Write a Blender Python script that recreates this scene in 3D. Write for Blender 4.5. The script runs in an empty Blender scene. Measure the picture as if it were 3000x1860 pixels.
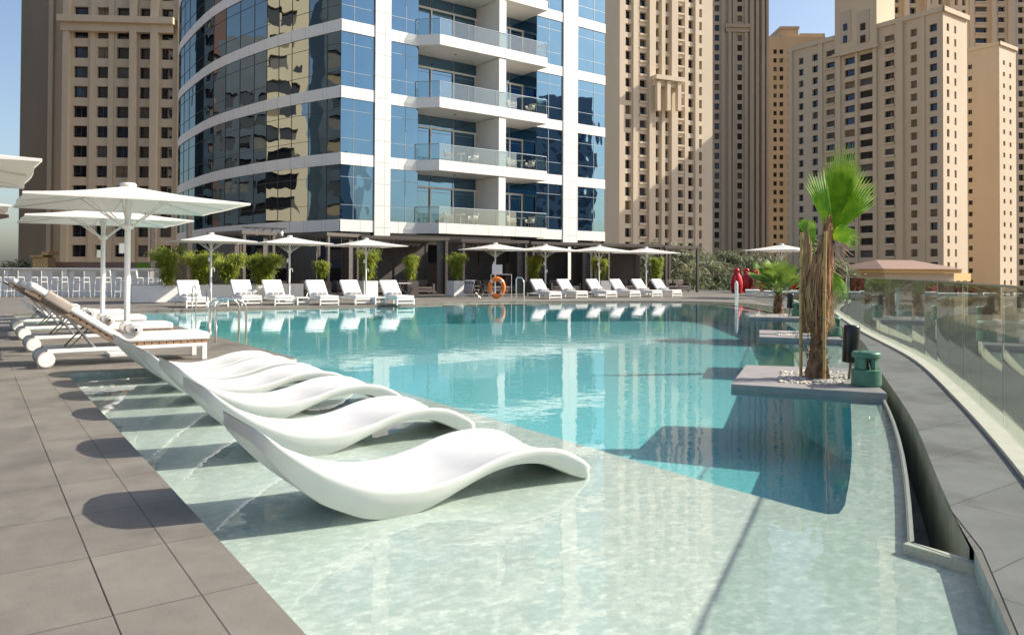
import bpy, bmesh, math, random
from mathutils import Vector, Matrix
from mathutils.geometry import tessellate_polygon
random.seed(7)
PI = math.pi
sc = bpy.context.scene
COL = sc.collection
# ------------------------------------------------------------------ camera
F = 2250.0; CZ = 1.35; PITCH = .0136; ROLL = .0045; Y0 = 797 - F*math.tan(PITCH)
RM = Matrix.Rotation(PI/2+PITCH, 3, 'X') @ Matrix.Rotation(ROLL, 3, 'Z')
cd = bpy.data.cameras.new('camera'); cam = bpy.data.objects.new('camera', cd); COL.objects.link(cam)
cam.location = (0, 0, CZ); cam.rotation_euler = RM.to_euler()
cd.sensor_width = 36; cd.lens = F/3000*36; cd.shift_y = (Y0-930)/3000
cd.clip_start = .05; cd.clip_end = 6000
sc.camera = cam
def ray(x, y): return RM @ Vector(((x-1500)/F, -(y-Y0)/F, -1))
def G(x, y, z=0.0):
    d = ray(x, y); t = (z-CZ)/d.z
    return Vector((d.x*t, d.y*t, z))
def hit(x, y, P0, a):
    d = ray(x, y); n = Vector((-math.sin(a), math.cos(a)))
    t = (n.x*P0[0]+n.y*P0[1])/(n.x*d.x+n.y*d.y)
    return (d.x*t-P0[0])*math.cos(a)+(d.y*t-P0[1])*math.sin(a), d.z*t+CZ
def colhit(x, P0, a): return hit(x, 797+.0045*(x-1500), P0, a)[0]
def atY(x, Y): return (x-1500)/F*Y
# pool frame: u into the pool, v along the deck edge
O2 = Vector((-.7763, 2.8754)); D2 = Vector((.81746, .57598)); D1 = Vector((-.57598, .81746)); A2 = math.atan2(D2.y, D2.x)
def W(u, v, z=0.0): return Vector((O2.x+D2.x*u+D1.x*v, O2.y+D2.y*u+D1.y*v, z))
def UV(p):
    q = Vector((p[0]-O2.x, p[1]-O2.y)); return (q.dot(D2), q.dot(D1))
# ------------------------------------------------------------------ materials
def newmat(name):
    m = bpy.data.materials.new(name); m.use_nodes = True
    nt = m.node_tree; nt.nodes.clear()
    out = nt.nodes.new('ShaderNodeOutputMaterial')
    return m, nt, out
def N(nt, t, **k):
    n = nt.nodes.new(t)
    for a, b in k.items():
        if a in n.inputs: n.inputs[a].default_value = b
        else: setattr(n, a, b)
    return n
def rgb(c): return (c[0], c[1], c[2], 1)
def pmat(name, c, rough=.6, metal=0, var=.12, scale=6, bump=.0, bscale=40, spec=.5, transl=0, c2=None, stretch=None):
    m, nt, out = newmat(name)
    p = N(nt, 'ShaderNodeBsdfPrincipled'); p.inputs['Roughness'].default_value = rough; p.inputs['Metallic'].default_value = metal
    p.inputs['Specular IOR Level'].default_value = spec
    tc = N(nt, 'ShaderNodeTexCoord'); mp = N(nt, 'ShaderNodeMapping')
    nt.links.new(tc.outputs['Object'], mp.inputs[0])
    if stretch: mp.inputs['Scale'].default_value = stretch
    no = N(nt, 'ShaderNodeTexNoise', Scale=scale, Detail=5.0, Roughness=.6); nt.links.new(mp.outputs[0], no.inputs['Vector'])
    rp = N(nt, 'ShaderNodeValToRGB'); cr = rp.color_ramp
    lo = c2 if c2 else tuple(x*(1-var) for x in c)
    hi = c if c2 else tuple(min(1, x*(1+var*.6)) for x in c)
    cr.elements[0].position = .35; cr.elements[0].color = rgb(lo); cr.elements[1].position = .65; cr.elements[1].color = rgb(hi)
    nt.links.new(no.outputs['Fac'], rp.inputs[0]); nt.links.new(rp.outputs[0], p.inputs['Base Color'])
    if bump:
        n2 = N(nt, 'ShaderNodeTexNoise', Scale=bscale, Detail=3.0); nt.links.new(mp.outputs[0], n2.inputs['Vector'])
        b = N(nt, 'ShaderNodeBump', Strength=bump, Distance=.01); nt.links.new(n2.outputs['Fac'], b.inputs['Height']); nt.links.new(b.outputs[0], p.inputs['Normal'])
    if transl:
        tr = N(nt, 'ShaderNodeBsdfTranslucent'); nt.links.new(rp.outputs[0], tr.inputs[0])
        mx = N(nt, 'ShaderNodeMixShader', Fac=transl); nt.links.new(p.outputs[0], mx.inputs[1]); nt.links.new(tr.outputs[0], mx.inputs[2])
        nt.links.new(mx.outputs[0], out.inputs[0])
    else: nt.links.new(p.outputs[0], out.inputs[0])
    return m
M = {}
M['white'] = pmat('white_paint', (.8, .79, .76), .35, var=.04)
M['chaise'] = pmat('white_resin', (.74, .73, .70), .38, var=.05, scale=3)
M['cushion'] = pmat('white_cushion', (.8, .77, .73), .85, var=.05, scale=5, bump=.3, bscale=25)
M['fabric'] = pmat('umbrella_fabric', (.8, .78, .73), .8, var=.03, transl=.28, bump=.15, bscale=60)
M['towel'] = pmat('towel', (.78, .75, .72), .95, bump=.5, bscale=80)
M['towelshade'] = pmat('towel_roll_shade', (.16, .12, .11), .95)  # shade in the roll's hollow and between its turns, put into a dark colour
M['taupe'] = pmat('taupe_cushion', (.35, .3, .26), .9)
M['teak'] = pmat('teak', (.42, .23, .11), .5, var=.35, scale=9, stretch=(1, 8, 8))
M['darkwood'] = pmat('weathered_teak', (.2, .15, .11), .6, var=.3, scale=9)
M['steel'] = pmat('steel', (.6, .58, .54), .18, 1, var=.05)
M['dark'] = pmat('dark_bronze_frame', (.085, .07, .062), .45, var=.15)
M['darkcloth'] = pmat('dark_mesh_screen', (.1, .088, .08), .7, var=.2)
M['sofa'] = pmat('grey_brown_upholstery', (.14, .115, .105), .9, var=.15)
M['black'] = pmat('black_plastic', (.012, .012, .013), .3, var=.1)
M['green'] = pmat('green_plastic', (.075, .2, .13), .45, var=.1, scale=12)
M['orange'] = pmat('orange_buoy', (.85, .24, .04), .4, var=.06)
M['red'] = pmat('red_gloss', (.5, .008, .012), .12, var=.1)
M['stone'] = pmat('ledge_stone', (.3, .275, .265), .6, var=.12, scale=5, bump=.2)
M['cream'] = pmat('cream_kerb', (.62, .58, .47), .6, var=.08)
M['pebble'] = pmat('pebbles', (.7, .66, .58), .7, c2=(.34, .28, .22), scale=18)
M['spandrel'] = pmat('white_aluminium_panel', (.74, .71, .67), .3, var=.04, scale=.7)
def seam_mat(name, c, w_, h_):
    m, nt, out = newmat(name); p = N(nt, 'ShaderNodeBsdfPrincipled', Roughness=.3)
    tc = N(nt, 'ShaderNodeTexCoord'); sx = N(nt, 'ShaderNodeSeparateXYZ'); cx = N(nt, 'ShaderNodeCombineXYZ'); nt.links.new(tc.outputs['Object'], sx.inputs[0])
    nt.links.new(sx.outputs[0], cx.inputs[0]); nt.links.new(sx.outputs[2], cx.inputs[1])
    br = N(nt, 'ShaderNodeTexBrick'); br.offset = 0; br.inputs['Scale'].default_value = 1; br.inputs['Brick Width'].default_value = w_; br.inputs['Row Height'].default_value = h_; br.inputs['Mortar Size'].default_value = .014
    br.inputs['Color1'].default_value = rgb(c); br.inputs['Color2'].default_value = rgb(tuple(x*.95 for x in c)); br.inputs['Mortar'].default_value = rgb(tuple(x*.4 for x in c))
    nt.links.new(cx.outputs[0], br.inputs['Vector']); nt.links.new(br.outputs[0], p.inputs['Base Color']); nt.links.new(p.outputs[0], out.inputs[0]); return m
M['band'] = seam_mat('panelled_band', (.74, .71, .67), 1.35, 60); M['pilast'] = seam_mat('panelled_pilaster', (.74, .71, .67), .75, 1.38)
M['mullion'] = pmat('mullion', (.28, .32, .36), .4, .5, var=.05)
M['gutter'] = pmat('gutter_render', (.33, .35, .28), .8, c2=(.2, .22, .17), scale=3)
M['bark'] = pmat('palm_bark', (.3, .17, .09), .9, c2=(.09, .045, .025), scale=14, bump=.8, bscale=30, stretch=(1, 1, .35))
M['drybark'] = pmat('dry_sheath', (.62, .33, .16), .85, c2=(.2, .085, .04), scale=9, stretch=(1.5, 1.5, .12), bump=.6)
M['stake'] = pmat('bamboo_stake', (.5, .31, .11), .55, var=.2, scale=5)
M['palmleaf'] = pmat('fan_leaf', (.42, .58, .04), .4, c2=(.16, .36, .02), scale=7, transl=.35)
M['palmleaf2'] = pmat('young_fan_leaf', (.36, .44, .08), .45, c2=(.08, .18, .03), scale=4, transl=.3)
M['deadleaf'] = pmat('dry_leaf', (.48, .36, .2), .8, var=.3, scale=8, transl=.2)
M['bamboo'] = pmat('bamboo_leaf', (.5, .52, .08), .5, c2=(.16, .24, .03), scale=3, transl=.35)
M['tree'] = pmat('tree_leaf', (.34, .35, .22), .7, c2=(.18, .2, .12), scale=1.2, transl=.15)
M['trunk'] = pmat('trunk', (.2, .15, .1), .9)
M['roof'] = pmat('brown_tile_roof', (.27, .17, .125), .8, var=.1, scale=2)
M['yellowtrim'] = pmat('yellow_render', (.6, .4, .17), .85)
M['void'] = pmat('dark_interior', (.02, .017, .015), .6)
M['wicker'] = pmat('cream_wicker', (.62, .56, .46), .8, var=.15, scale=30)
M['mesh_back'] = pmat('beige_sling', (.5, .45, .39), .8)
M['hedge'] = pmat('lime_green', (.16, .3, .02), .8)
M['skin'] = M['wicker']
M['stripe'] = pmat('striped_towel', (.6, .55, .55), .9, c2=(.12, .1, .16), scale=14, stretch=(6, 1, 1))
def beige(name, c, c2):
    return pmat(name, c, .85, c2=c2, scale=.12, stretch=(1, 1, .3))
M['bA'] = beige('sandstone_render', (.56, .465, .34), (.51, .42, .3))
M['bA2'] = beige('sandstone_shadowed_wing', (.37, .3, .21), (.32, .26, .18))  # darker copy of the render, the side wing's shade put into its colour
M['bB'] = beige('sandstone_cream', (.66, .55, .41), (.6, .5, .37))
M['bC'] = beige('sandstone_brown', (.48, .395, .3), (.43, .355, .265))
M['bE'] = beige('sandstone_warm', (.57, .465, .33), (.52, .42, .3))
M['bL'] = beige('sandstone_light', (.52, .43, .32), (.48, .39, .28))
def glassfac(name, tint, f0, wob, wsc, base):
    m, nt, out = newmat(name)
    g = N(nt, 'ShaderNodeBsdfGlossy', Roughness=.015); g.inputs['Color'].default_value = rgb(tint)
    d = N(nt, 'ShaderNodeBsdfDiffuse'); d.inputs['Color'].default_value = rgb(base)
    tc = N(nt, 'ShaderNodeTexCoord')
    n1 = N(nt, 'ShaderNodeTexNoise', Scale=wsc, Detail=1.5, Roughness=.45); nt.links.new(tc.outputs['Object'], n1.inputs['Vector'])
    b = N(nt, 'ShaderNodeBump', Strength=1.0, Distance=wob); nt.links.new(n1.outputs['Fac'], b.inputs['Height']); nt.links.new(b.outputs[0], g.inputs['Normal'])
    fr = N(nt, 'ShaderNodeLayerWeight', Blend=.35)
    mr = N(nt, 'ShaderNodeMapRange'); mr.inputs['To Min'].default_value = f0; mr.inputs['To Max'].default_value = 1.0
    nt.links.new(fr.outputs['Fresnel'], mr.inputs['Value'])
    mx = N(nt, 'ShaderNodeMixShader'); nt.links.new(mr.outputs[0], mx.inputs[0]); nt.links.new(d.outputs[0], mx.inputs[1]); nt.links.new(g.outputs[0], mx.inputs[2])
    nt.links.new(mx.outputs[0], out.inputs[0]); return m
M['glassR'] = glassfac('blue_mirror_glass', (.2, .36, .5), .55, .022, .5, (.01, .02, .04))
M['glassL'] = glassfac('dark_mirror_glass', (.38, .43, .42), .5, .02, .42, (.008, .012, .016))
M['pane'] = glassfac('window_glass', (.3, .33, .4), .1, .004, .5, (.014, .012, .012))
M['blind'] = pmat('drawn_blind', (.2, .15, .09), .6, var=.2); M['curtain'] = pmat('net_curtain', (.09, .08, .075), .5, var=.3)
def schlick(nt, f0, nrm=None, mx_=1.0):
    ge = N(nt, 'ShaderNodeNewGeometry'); dt = N(nt, 'ShaderNodeVectorMath', operation='DOT_PRODUCT')
    nt.links.new(nrm if nrm else ge.outputs['Normal'], dt.inputs[0]); nt.links.new(ge.outputs['Incoming'], dt.inputs[1])
    ab = N(nt, 'ShaderNodeMath', operation='ABSOLUTE'); nt.links.new(dt.outputs['Value'], ab.inputs[0])
    su = N(nt, 'ShaderNodeMath', operation='SUBTRACT', use_clamp=True); su.inputs[0].default_value = 1; nt.links.new(ab.outputs[0], su.inputs[1])
    pw = N(nt, 'ShaderNodeMath', operation='POWER'); nt.links.new(su.outputs[0], pw.inputs[0]); pw.inputs[1].default_value = 5
    ml = N(nt, 'ShaderNodeMath', operation='MULTIPLY_ADD', use_clamp=True); nt.links.new(pw.outputs[0], ml.inputs[0]); ml.inputs[1].default_value = mx_-f0; ml.inputs[2].default_value = f0
    return ml.outputs[0]
def clearglass(name, tint, refl, tr):
    m, nt, out = newmat(name)
    g = N(nt, 'ShaderNodeBsdfGlossy', Roughness=.0); g.inputs['Color'].default_value = rgb(tint)
    t = N(nt, 'ShaderNodeBsdfTransparent'); t.inputs['Color'].default_value = rgb(tr)
    mx = N(nt, 'ShaderNodeMixShader'); nt.links.new(schlick(nt, refl), mx.inputs[0]); nt.links.new(t.outputs[0], mx.inputs[1]); nt.links.new(g.outputs[0], mx.inputs[2])
    nt.links.new(mx.outputs[0], out.inputs[0]); return m
M['balglass'] = clearglass('balustrade_glass', (.62, .67, .64), .08, (.88, .92, .9))
M['balcglass'] = clearglass('balcony_glass', (.75, .8, .8), .12, (.82, .87, .87))
# --- water
m, nt, out = newmat('pool_water')
tc = N(nt, 'ShaderNodeTexCoord')
g = N(nt, 'ShaderNodeBsdfGlossy', Roughness=.0); t = N(nt, 'ShaderNodeBsdfTransparent'); t.inputs['Color'].default_value = (.92, .975, .962, 1)
w1 = N(nt, 'ShaderNodeTexNoise', Scale=2.2, Detail=3.0, Roughness=.55); w2 = N(nt, 'ShaderNodeTexNoise', Scale=.5, Detail=2.0)
nt.links.new(tc.outputs['Object'], w1.inputs['Vector']); nt.links.new(tc.outputs['Object'], w2.inputs['Vector'])
mu = N(nt, 'ShaderNodeMath', operation='MULTIPLY'); nt.links.new(w1.outputs['Fac'], mu.inputs[0]); nt.links.new(w2.outputs['Fac'], mu.inputs[1])
b = N(nt, 'ShaderNodeBump', Strength=1.0, Distance=.006); nt.links.new(mu.outputs[0], b.inputs['Height'])
nt.links.new(b.outputs[0], g.inputs['Normal'])
mx = N(nt, 'ShaderNodeMixShader'); nt.links.new(schlick(nt, .02, b.outputs[0], .95), mx.inputs[0]); nt.links.new(t.outputs[0], mx.inputs[1]); nt.links.new(g.outputs[0], mx.inputs[2])
nt.links.new(mx.outputs[0], out.inputs[0]); M['water'] = m
# --- mosaics
def mosaic(name, a, b_, c_, tile=.05, grout=(.5, .52, .48)):
    m, nt, out = newmat(name)
    p = N(nt, 'ShaderNodeBsdfPrincipled', Roughness=.5)
    tc = N(nt, 'ShaderNodeTexCoord')
    br = N(nt, 'ShaderNodeTexBrick'); br.offset = .5; br.inputs['Scale'].default_value = 1.0
    br.inputs['Brick Width'].default_value = tile*1.8; br.inputs['Row Height'].default_value = tile; br.inputs['Mortar Size'].default_value = .0012
    br.inputs['Color1'].default_value = rgb(a); br.inputs['Color2'].default_value = rgb(b_); br.inputs['Mortar'].default_value = rgb(grout)
    nt.links.new(tc.outputs['Object'], br.inputs['Vector'])
    no = N(nt, 'ShaderNodeTexNoise', Scale=13.0, Detail=7.0, Roughness=.75); nt.links.new(tc.outputs['Object'], no.inputs['Vector'])
    rp = N(nt, 'ShaderNodeValToRGB'); rp.color_ramp.elements[0].position = .38; rp.color_ramp.elements[1].position = .62
    nt.links.new(no.outputs['Fac'], rp.inputs[0])
    mi = N(nt, 'ShaderNodeMixRGB'); nt.links.new(rp.outputs[0], mi.inputs[0]); nt.links.new(br.outputs[0], mi.inputs[1]); mi.inputs[2].default_value = rgb(c_)
    nt.links.new(mi.outputs[0], p.inputs['Base Color']); nt.links.new(p.outputs[0], out.inputs[0]); return m
M['shelf'] = mosaic('pale_green_mosaic', (.66, .68, .6), (.46, .5, .44), (.4, .45, .4), .03)
M['deep'] = mosaic('turquoise_mosaic', (.15, .5, .54), (.12, .45, .49), (.2, .56, .58), .06, (.1, .5, .5))
# --- deck stone
def stone(name, c, c2, rowh, bw, off=.5, ox=0, oy=0, rot=0):
    m, nt, out = newmat(name)
    p = N(nt, 'ShaderNodeBsdfPrincipled', Roughness=.6)
    tc = N(nt, 'ShaderNodeTexCoord'); mp = N(nt, 'ShaderNodeMapping'); nt.links.new(tc.outputs['Object'], mp.inputs[0])
    mp.inputs['Location'].default_value = (ox, oy, 0); mp.inputs['Rotation'].default_value = (0, 0, rot)
    br = N(nt, 'ShaderNodeTexBrick'); br.offset = off; br.inputs['Scale'].default_value = 1.0
    br.inputs['Brick Width'].default_value = bw; br.inputs['Row Height'].default_value = rowh; br.inputs['Mortar Size'].default_value = .004; br.inputs['Mortar Smooth'].default_value = .3
    br.inputs['Color1'].default_value = rgb(c); br.inputs['Color2'].default_value = rgb(c2); br.inputs['Mortar'].default_value = rgb(tuple(x*.35 for x in c2))
    nt.links.new(mp.outputs[0], br.inputs['Vector'])
    no = N(nt, 'ShaderNodeTexNoise', Scale=3.0, Detail=7.0, Roughness=.65); nt.links.new(tc.outputs['Object'], no.inputs['Vector'])
    mr = N(nt, 'ShaderNodeMapRange'); mr.inputs['From Min'].default_value = .3; mr.inputs['From Max'].default_value = .7; mr.inputs['To Min'].default_value = .8; mr.inputs['To Max'].default_value = 1.12
    nt.links.new(no.outputs['Fac'], mr.inputs['Value'])
    mi = N(nt, 'ShaderNodeVectorMath', operation='SCALE'); nt.links.new(br.outputs[0], mi.inputs[0]); nt.links.new(mr.outputs[0], mi.inputs['Scale'])
    n3 = N(nt, 'ShaderNodeTexNoise', Scale=1.1, Detail=6.0, Roughness=.6, Distortion=.4); nt.links.new(tc.outputs['Object'], n3.inputs['Vector'])
    m3 = N(nt, 'ShaderNodeMapRange'); m3.inputs['From Min'].default_value = .5; m3.inputs['From Max'].default_value = .66; m3.inputs['To Min'].default_value = 1.04; m3.inputs['To Max'].default_value = .8
    nt.links.new(n3.outputs['Fac'], m3.inputs['Value']); m4 = N(nt, 'ShaderNodeVectorMath', operation='SCALE'); nt.links.new(mi.outputs[0], m4.inputs[0]); nt.links.new(m3.outputs[0], m4.inputs['Scale'])
    nt.links.new(m4.outputs[0], p.inputs['Base Color'])
    m5 = N(nt, 'ShaderNodeMapRange'); m5.inputs['From Min'].default_value = .5; m5.inputs['From Max'].default_value = .66; m5.inputs['To Min'].default_value = .65; m5.inputs['To Max'].default_value = .42; nt.links.new(n3.outputs['Fac'], m5.inputs['Value']); nt.links.new(m5.outputs[0], p.inputs['Roughness'])
    n2 = N(nt, 'ShaderNodeTexNoise', Scale=60.0, Detail=4.0); nt.links.new(tc.outputs['Object'], n2.inputs['Vector'])
    b = N(nt, 'ShaderNodeBump', Strength=.25, Distance=.004); nt.links.new(n2.outputs['Fac'], b.inputs['Height']); nt.links.new(b.outputs[0], p.inputs['Normal'])
    nt.links.new(p.outputs[0], out.inputs[0]); return m
M['deck'] = stone('dark_stone_paving', (.19, .17, .142), (.168, .15, .126), .74, 2.4, .5, .55, .17)
M['coping'] = stone('stone_coping', (.197, .176, .147), (.176, .157, .131), .74, .33, .0, .55, .17)
M['walk'] = stone('grey_stone_walk', (.2, .19, .175), (.18, .17, .157), .6, 2.5, .5, 0, 0, 0)
M['ground'] = pmat('sandy_ground', (.3, .25, .19), .95, scale=.05)
# ------------------------------------------------------------------ mesh helpers
class MB:
    def __init__(s): s.v = []; s.f = []; s.mi = []; s.mats = []; s.sm = []
    def mat(s, m):
        if m not in s.mats: s.mats.append(m)
        return s.mats.index(m)
    def add(s, vs, fs, m, T=None, smooth=False):
        k = len(s.v); i = s.mat(m)
        for p in vs:
            p = Vector(p)
            s.v.append(T @ p if T else p)
        for f in fs: s.f.append([k+a for a in f]); s.mi.append(i); s.sm.append(smooth)
        return s
    def box(s, a, b, m, T=None):
        (x0, y0, z0), (x1, y1, z1) = a, b
        return s.add([(x0, y0, z0), (x1, y0, z0), (x1, y1, z0), (x0, y1, z0), (x0, y0, z1), (x1, y0, z1), (x1, y1, z1), (x0, y1, z1)],
                     [(0, 3, 2, 1), (4, 5, 6, 7), (0, 1, 5, 4), (1, 2, 6, 5), (2, 3, 7, 6), (3, 0, 4, 7)], m, T)
    def quad(s, a, b, c, d, m, T=None): return s.add([a, b, c, d], [(0, 1, 2, 3)], m, T)
    def prism(s, poly, z0, z1, m, T=None, caps=True, mtop=None):
        n = len(poly); vs = [(p[0], p[1], z0) for p in poly]+[(p[0], p[1], z1) for p in poly]
        s.add(vs, [(i, (i+1) % n, n+(i+1) % n, n+i) for i in range(n)], m, T)
        if caps:
            tri = tessellate_polygon([[Vector((p[0], p[1], 0)) for p in poly]])
            s.add([(p[0], p[1], z1) for p in poly], [tuple(t) for t in tri], mtop or m, T)
            s.add([(p[0], p[1], z0) for p in poly], [tuple(t)[::-1] for t in tri], m, T)
        return s
    def tube(s, pts, r, m, n=8, T=None, cap=True, smooth=True):
        pts = [Vector(p) for p in pts]; rs = r if isinstance(r, (list, tuple)) else [r]*len(pts)
        vs = []; fs = []; up = None
        for i, p in enumerate(pts):
            d = (pts[min(i+1, len(pts)-1)]-pts[max(i-1, 0)]).normalized()
            if up is None:
                up = Vector((0, 0, 1)) if abs(d.z) < .9 else Vector((1, 0, 0))
            a = d.cross(up).normalized(); bb = a.cross(d).normalized(); up = bb
            for k in range(n):
                t = 2*PI*k/n; vs.append(p+a*math.cos(t)*rs[i]+bb*math.sin(t)*rs[i])
        for i in range(len(pts)-1):
            for k in range(n): fs.append((i*n+k, i*n+(k+1) % n, (i+1)*n+(k+1) % n, (i+1)*n+k))
        s.add(vs, fs, m, T, smooth)
        if cap:
            s.add(vs[:n], [tuple(range(n))[::-1]], m, T); s.add(vs[-n:], [tuple(range(n))], m, T)
        return s
    def lathe(s, prof, m, n=20, T=None, smooth=True):
        vs = []; fs = []
        for r, z in prof:
            for k in range(n): t = 2*PI*k/n; vs.append((r*math.cos(t), r*math.sin(t), z))
        for i in range(len(prof)-1):
            for k in range(n): fs.append((i*n+k, i*n+(k+1) % n, (i+1)*n+(k+1) % n, (i+1)*n+k))
        return s.add(vs, fs, m, T, smooth)
    def build(s, name, parent=None, bevel=0, loc=None, rot=None):
        me = bpy.data.meshes.new(name); me.from_pydata([tuple(v) for v in s.v], [], s.f)
        for m in s.mats: me.materials.append(m)
        me.polygons.foreach_set('material_index', s.mi); me.polygons.foreach_set('use_smooth', s.sm); me.update()
        o = bpy.data.objects.new(name, me); COL.objects.link(o)
        if parent: o.parent = parent
        if loc is not None: o.location = loc
        if rot is not None: o.rotation_euler = (0, 0, rot)
        if bevel:
            b = o.modifiers.new('bevel', 'BEVEL'); b.width = bevel; b.segments = 2; b.limit_method = 'ANGLE'
        return o
def tag(o, label=None, cat=None, group=None, kind=None):
    if label: o['label'] = label
    if cat: o['category'] = cat
    if group: o['group'] = group
    if kind: o['kind'] = kind
    return o
def thing(name, label, cat, loc=(0, 0, 0), rot=0, group=None):
    o = bpy.data.objects.new(name, None); COL.objects.link(o); o.location = loc; o.rotation_euler = (0, 0, rot); o.empty_display_size = .2
    return tag(o, label, cat, group)
def dup(r, loc=None, rot=None, label=None, group=None):
    kids = list(r.children)
    c = r.copy(); COL.objects.link(c)
    if loc is not None: c.location = loc
    if rot is not None: c.rotation_euler = (0, 0, rot)
    if label: c['label'] = label
    if group: c['group'] = group
    for k in kids:
        kk = dup(k); kk.parent = c
    return c
def poly_sheet(mb, outer, holes, z, m):
    loops = [[Vector((p[0], p[1], 0)) for p in outer]]+[[Vector((p[0], p[1], 0)) for p in h] for h in holes]
    flat = [p for l in loops for p in l]
    tri = tessellate_polygon(loops)
    fs = []
    for t in tri:
        a, b, c = [flat[i] for i in t]
        fs.append(tuple(t) if (b-a).cross(c-a).z > 0 else tuple(t)[::-1])
    mb.add([(p.x, p.y, z) for p in flat], fs, m)
def wallstrip(mb, loop, z0, z1, m, closed=True):
    n = len(loop); vs = [(p[0], p[1], z0) for p in loop]+[(p[0], p[1], z1) for p in loop]
    rng = range(n if closed else n-1)
    mb.add(vs, [(i, (i+1) % n, n+(i+1) % n, n+i) for i in rng], m)
# ------------------------------------------------------------------ pool, deck
WZ = -.06; SZ = -.12; DZ = -.85
def smooth_poly(pts, k=4):
    outp = []
    n = len(pts)
    for i in range(n-1):
        p0 = pts[max(i-1, 0)]; p1 = pts[i]; p2 = pts[i+1]; p3 = pts[min(i+2, n-1)]
        for j in range(k):
            t = j/k
            outp.append(tuple(.5*((2*p1[c])+(-p0[c]+p2[c])*t+(2*p0[c]-5*p1[c]+4*p2[c]-p3[c])*t*t+(-p0[c]+3*p1[c]-3*p2[c]+p3[c])*t**3) for c in (0, 1)))
    outp.append(pts[-1]); return outp
def relax(pts, step=.7, it=8):
    L_ = [0]
    for i in range(len(pts)-1): L_.append(L_[-1]+math.dist(pts[i], pts[i+1]))
    n = max(3, int(L_[-1]/step)); o_ = []
    for k in range(n+1):
        q = L_[-1]*k/n; i = 0
        while i < len(pts)-2 and L_[i+1] < q: i += 1
        t = (q-L_[i])/(L_[i+1]-L_[i]); o_.append((pts[i][0]*(1-t)+pts[i+1][0]*t, pts[i][1]*(1-t)+pts[i+1][1]*t))
    for _ in range(it): o_ = [o_[0]]+[((o_[i-1][0]+2*o_[i][0]+o_[i+1][0])/4, (o_[i-1][1]+2*o_[i][1]+o_[i+1][1])/4) for i in range(1, n)]+[o_[-1]]
    return o_
rimR = [UV(G(x, y, WZ)) for x, y in [(2688, 1569), (2677, 1455), (2660, 1370), (2631, 1267), (2597, 1171), (2468, 1001), (2345, 932), (2180, 897), (2100, 888)]]
rimR = [(3.05, -.68)]+rimR[1:]
rimFar = [(21.3, 24.3), (18.5, 25.3), (15.5, 25.65)]
rim = relax(rimR+rimFar)
leftb = [(0, 25.65), (0, 17.25), (3.1, 17.25), (3.1, 8.8), (0, 8.8), (0, -4.5)]
nearR = [(.6, -2.9), (1.3, -2.15), (2.18, -1.51), (3.0, -1.02)]    # walkway edge beside the near shelf
pool = leftb+[(-.9, -4.5)]*0+nearR+rim
def frame_obj(mb, name, kind='structure'):
    o = mb.build(name, loc=(O2.x, O2.y, 0), rot=A2); o['kind'] = kind; return o
deep = [(3.28, 25.4), (3.28, 8.6)]+[UV(G(x, y, SZ)) for x, y in [(1141, 1137), (2100, 1420), (2370, 1494), (2425, 1506), (2458, 1504), (2475, 1480), (2490, 1400), (2496, 1330), (2495, 1250), (2492, 1176)]]
rr = [p for p in rim if p[0] > 8.0]
def inset(p, q, d):
    t = Vector((q[0]-p[0], q[1]-p[1])).normalized(); n = Vector((-t.y, t.x)); return (p[0]+n.x*d, p[1]+n.y*d)
ins = [inset(rr[i], rr[i+1], .55 if i > 6 else .95) for i in range(len(rr)-1)]
deep = deep+[p for p in ins if p[0] > 8.4]+[(15.4, 25.35)]
mb = MB(); poly_sheet(mb, pool, [deep], SZ, M['shelf']); wallstrip(mb, leftb+nearR, SZ, -.002, M['shelf'], False); wallstrip(mb, [nearR[-1]]+rim+[leftb[0]], SZ, WZ-.003, M['shelf'], False)
frame_obj(mb, 'pool_shelf')
mb = MB(); poly_sheet(mb, deep, [], DZ, M['deep']); wallstrip(mb, deep, DZ, SZ-.001, M['deep'])
frame_obj(mb, 'pool_basin')
mb = MB(); poly_sheet(mb, pool, [], WZ, M['water']); frame_obj(mb, 'water')
# gutter around the right rim
gutN = [UV(G(x, y, 0)) for x, y in [(2802, 1592), (2779, 1495), (2734, 1370), (2677, 1228), (2592, 1108)]]
gutF = [(rr_[0], rr_[1]) for rr_ in []]
outer = []
for i in range(len(rim)-1):
    w = .15 if rim[i][0] < 9 else min(.15+(rim[i][0]-9)*.05, .85)
    if rim[i][1] > 19: w = .85
    outer.append(inset(rim[i], rim[i+1], -w))
outer[-1] = (15.5, 26.5)
outer = relax([(3.04, -.98)]+gutN[1:]+[p for p in outer if p[0] > 10.3 or p[1] > 6], .6, 3)
gut = [rim[0]]+rim[1:]+outer[::-1]
mb = MB(); poly_sheet(mb, gut, [], -.62, M['gutter']); wallstrip(mb, outer, -.62, -.003, M['gutter'], False); wallstrip(mb, rim, -.62, WZ-.01, M['gutter'], False)
frame_obj(mb, 'gutter')
mb = MB()
ri = [inset(rim[i], rim[i+1], .0) for i in range(len(rim)-1)]+[rim[-1]]
ro = [inset(rim[i], rim[i+1], -.02) for i in range(len(rim)-1)]+[(rim[-1][0], rim[-1][1]+.02)]
ri2 = [inset(rim[i], rim[i+1], .01) for i in range(len(rim)-1)]+[(rim[-1][0], rim[-1][1]-.01)]
for i in range(len(ri)-1):
    mb.quad((ri2[i][0], ri2[i][1], WZ-.01), (ri2[i+1][0], ri2[i+1][1], WZ-.01), (ro[i+1][0], ro[i+1][1], WZ+.004), (ro[i][0], ro[i][1], WZ+.004), M['cream'])
    mb.quad((ro[i][0], ro[i][1], WZ+.004), (ro[i+1][0], ro[i+1][1], WZ+.004), (ro[i+1][0], ro[i+1][1], -.5), (ro[i][0], ro[i][1], -.5), M['cream'])
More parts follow.
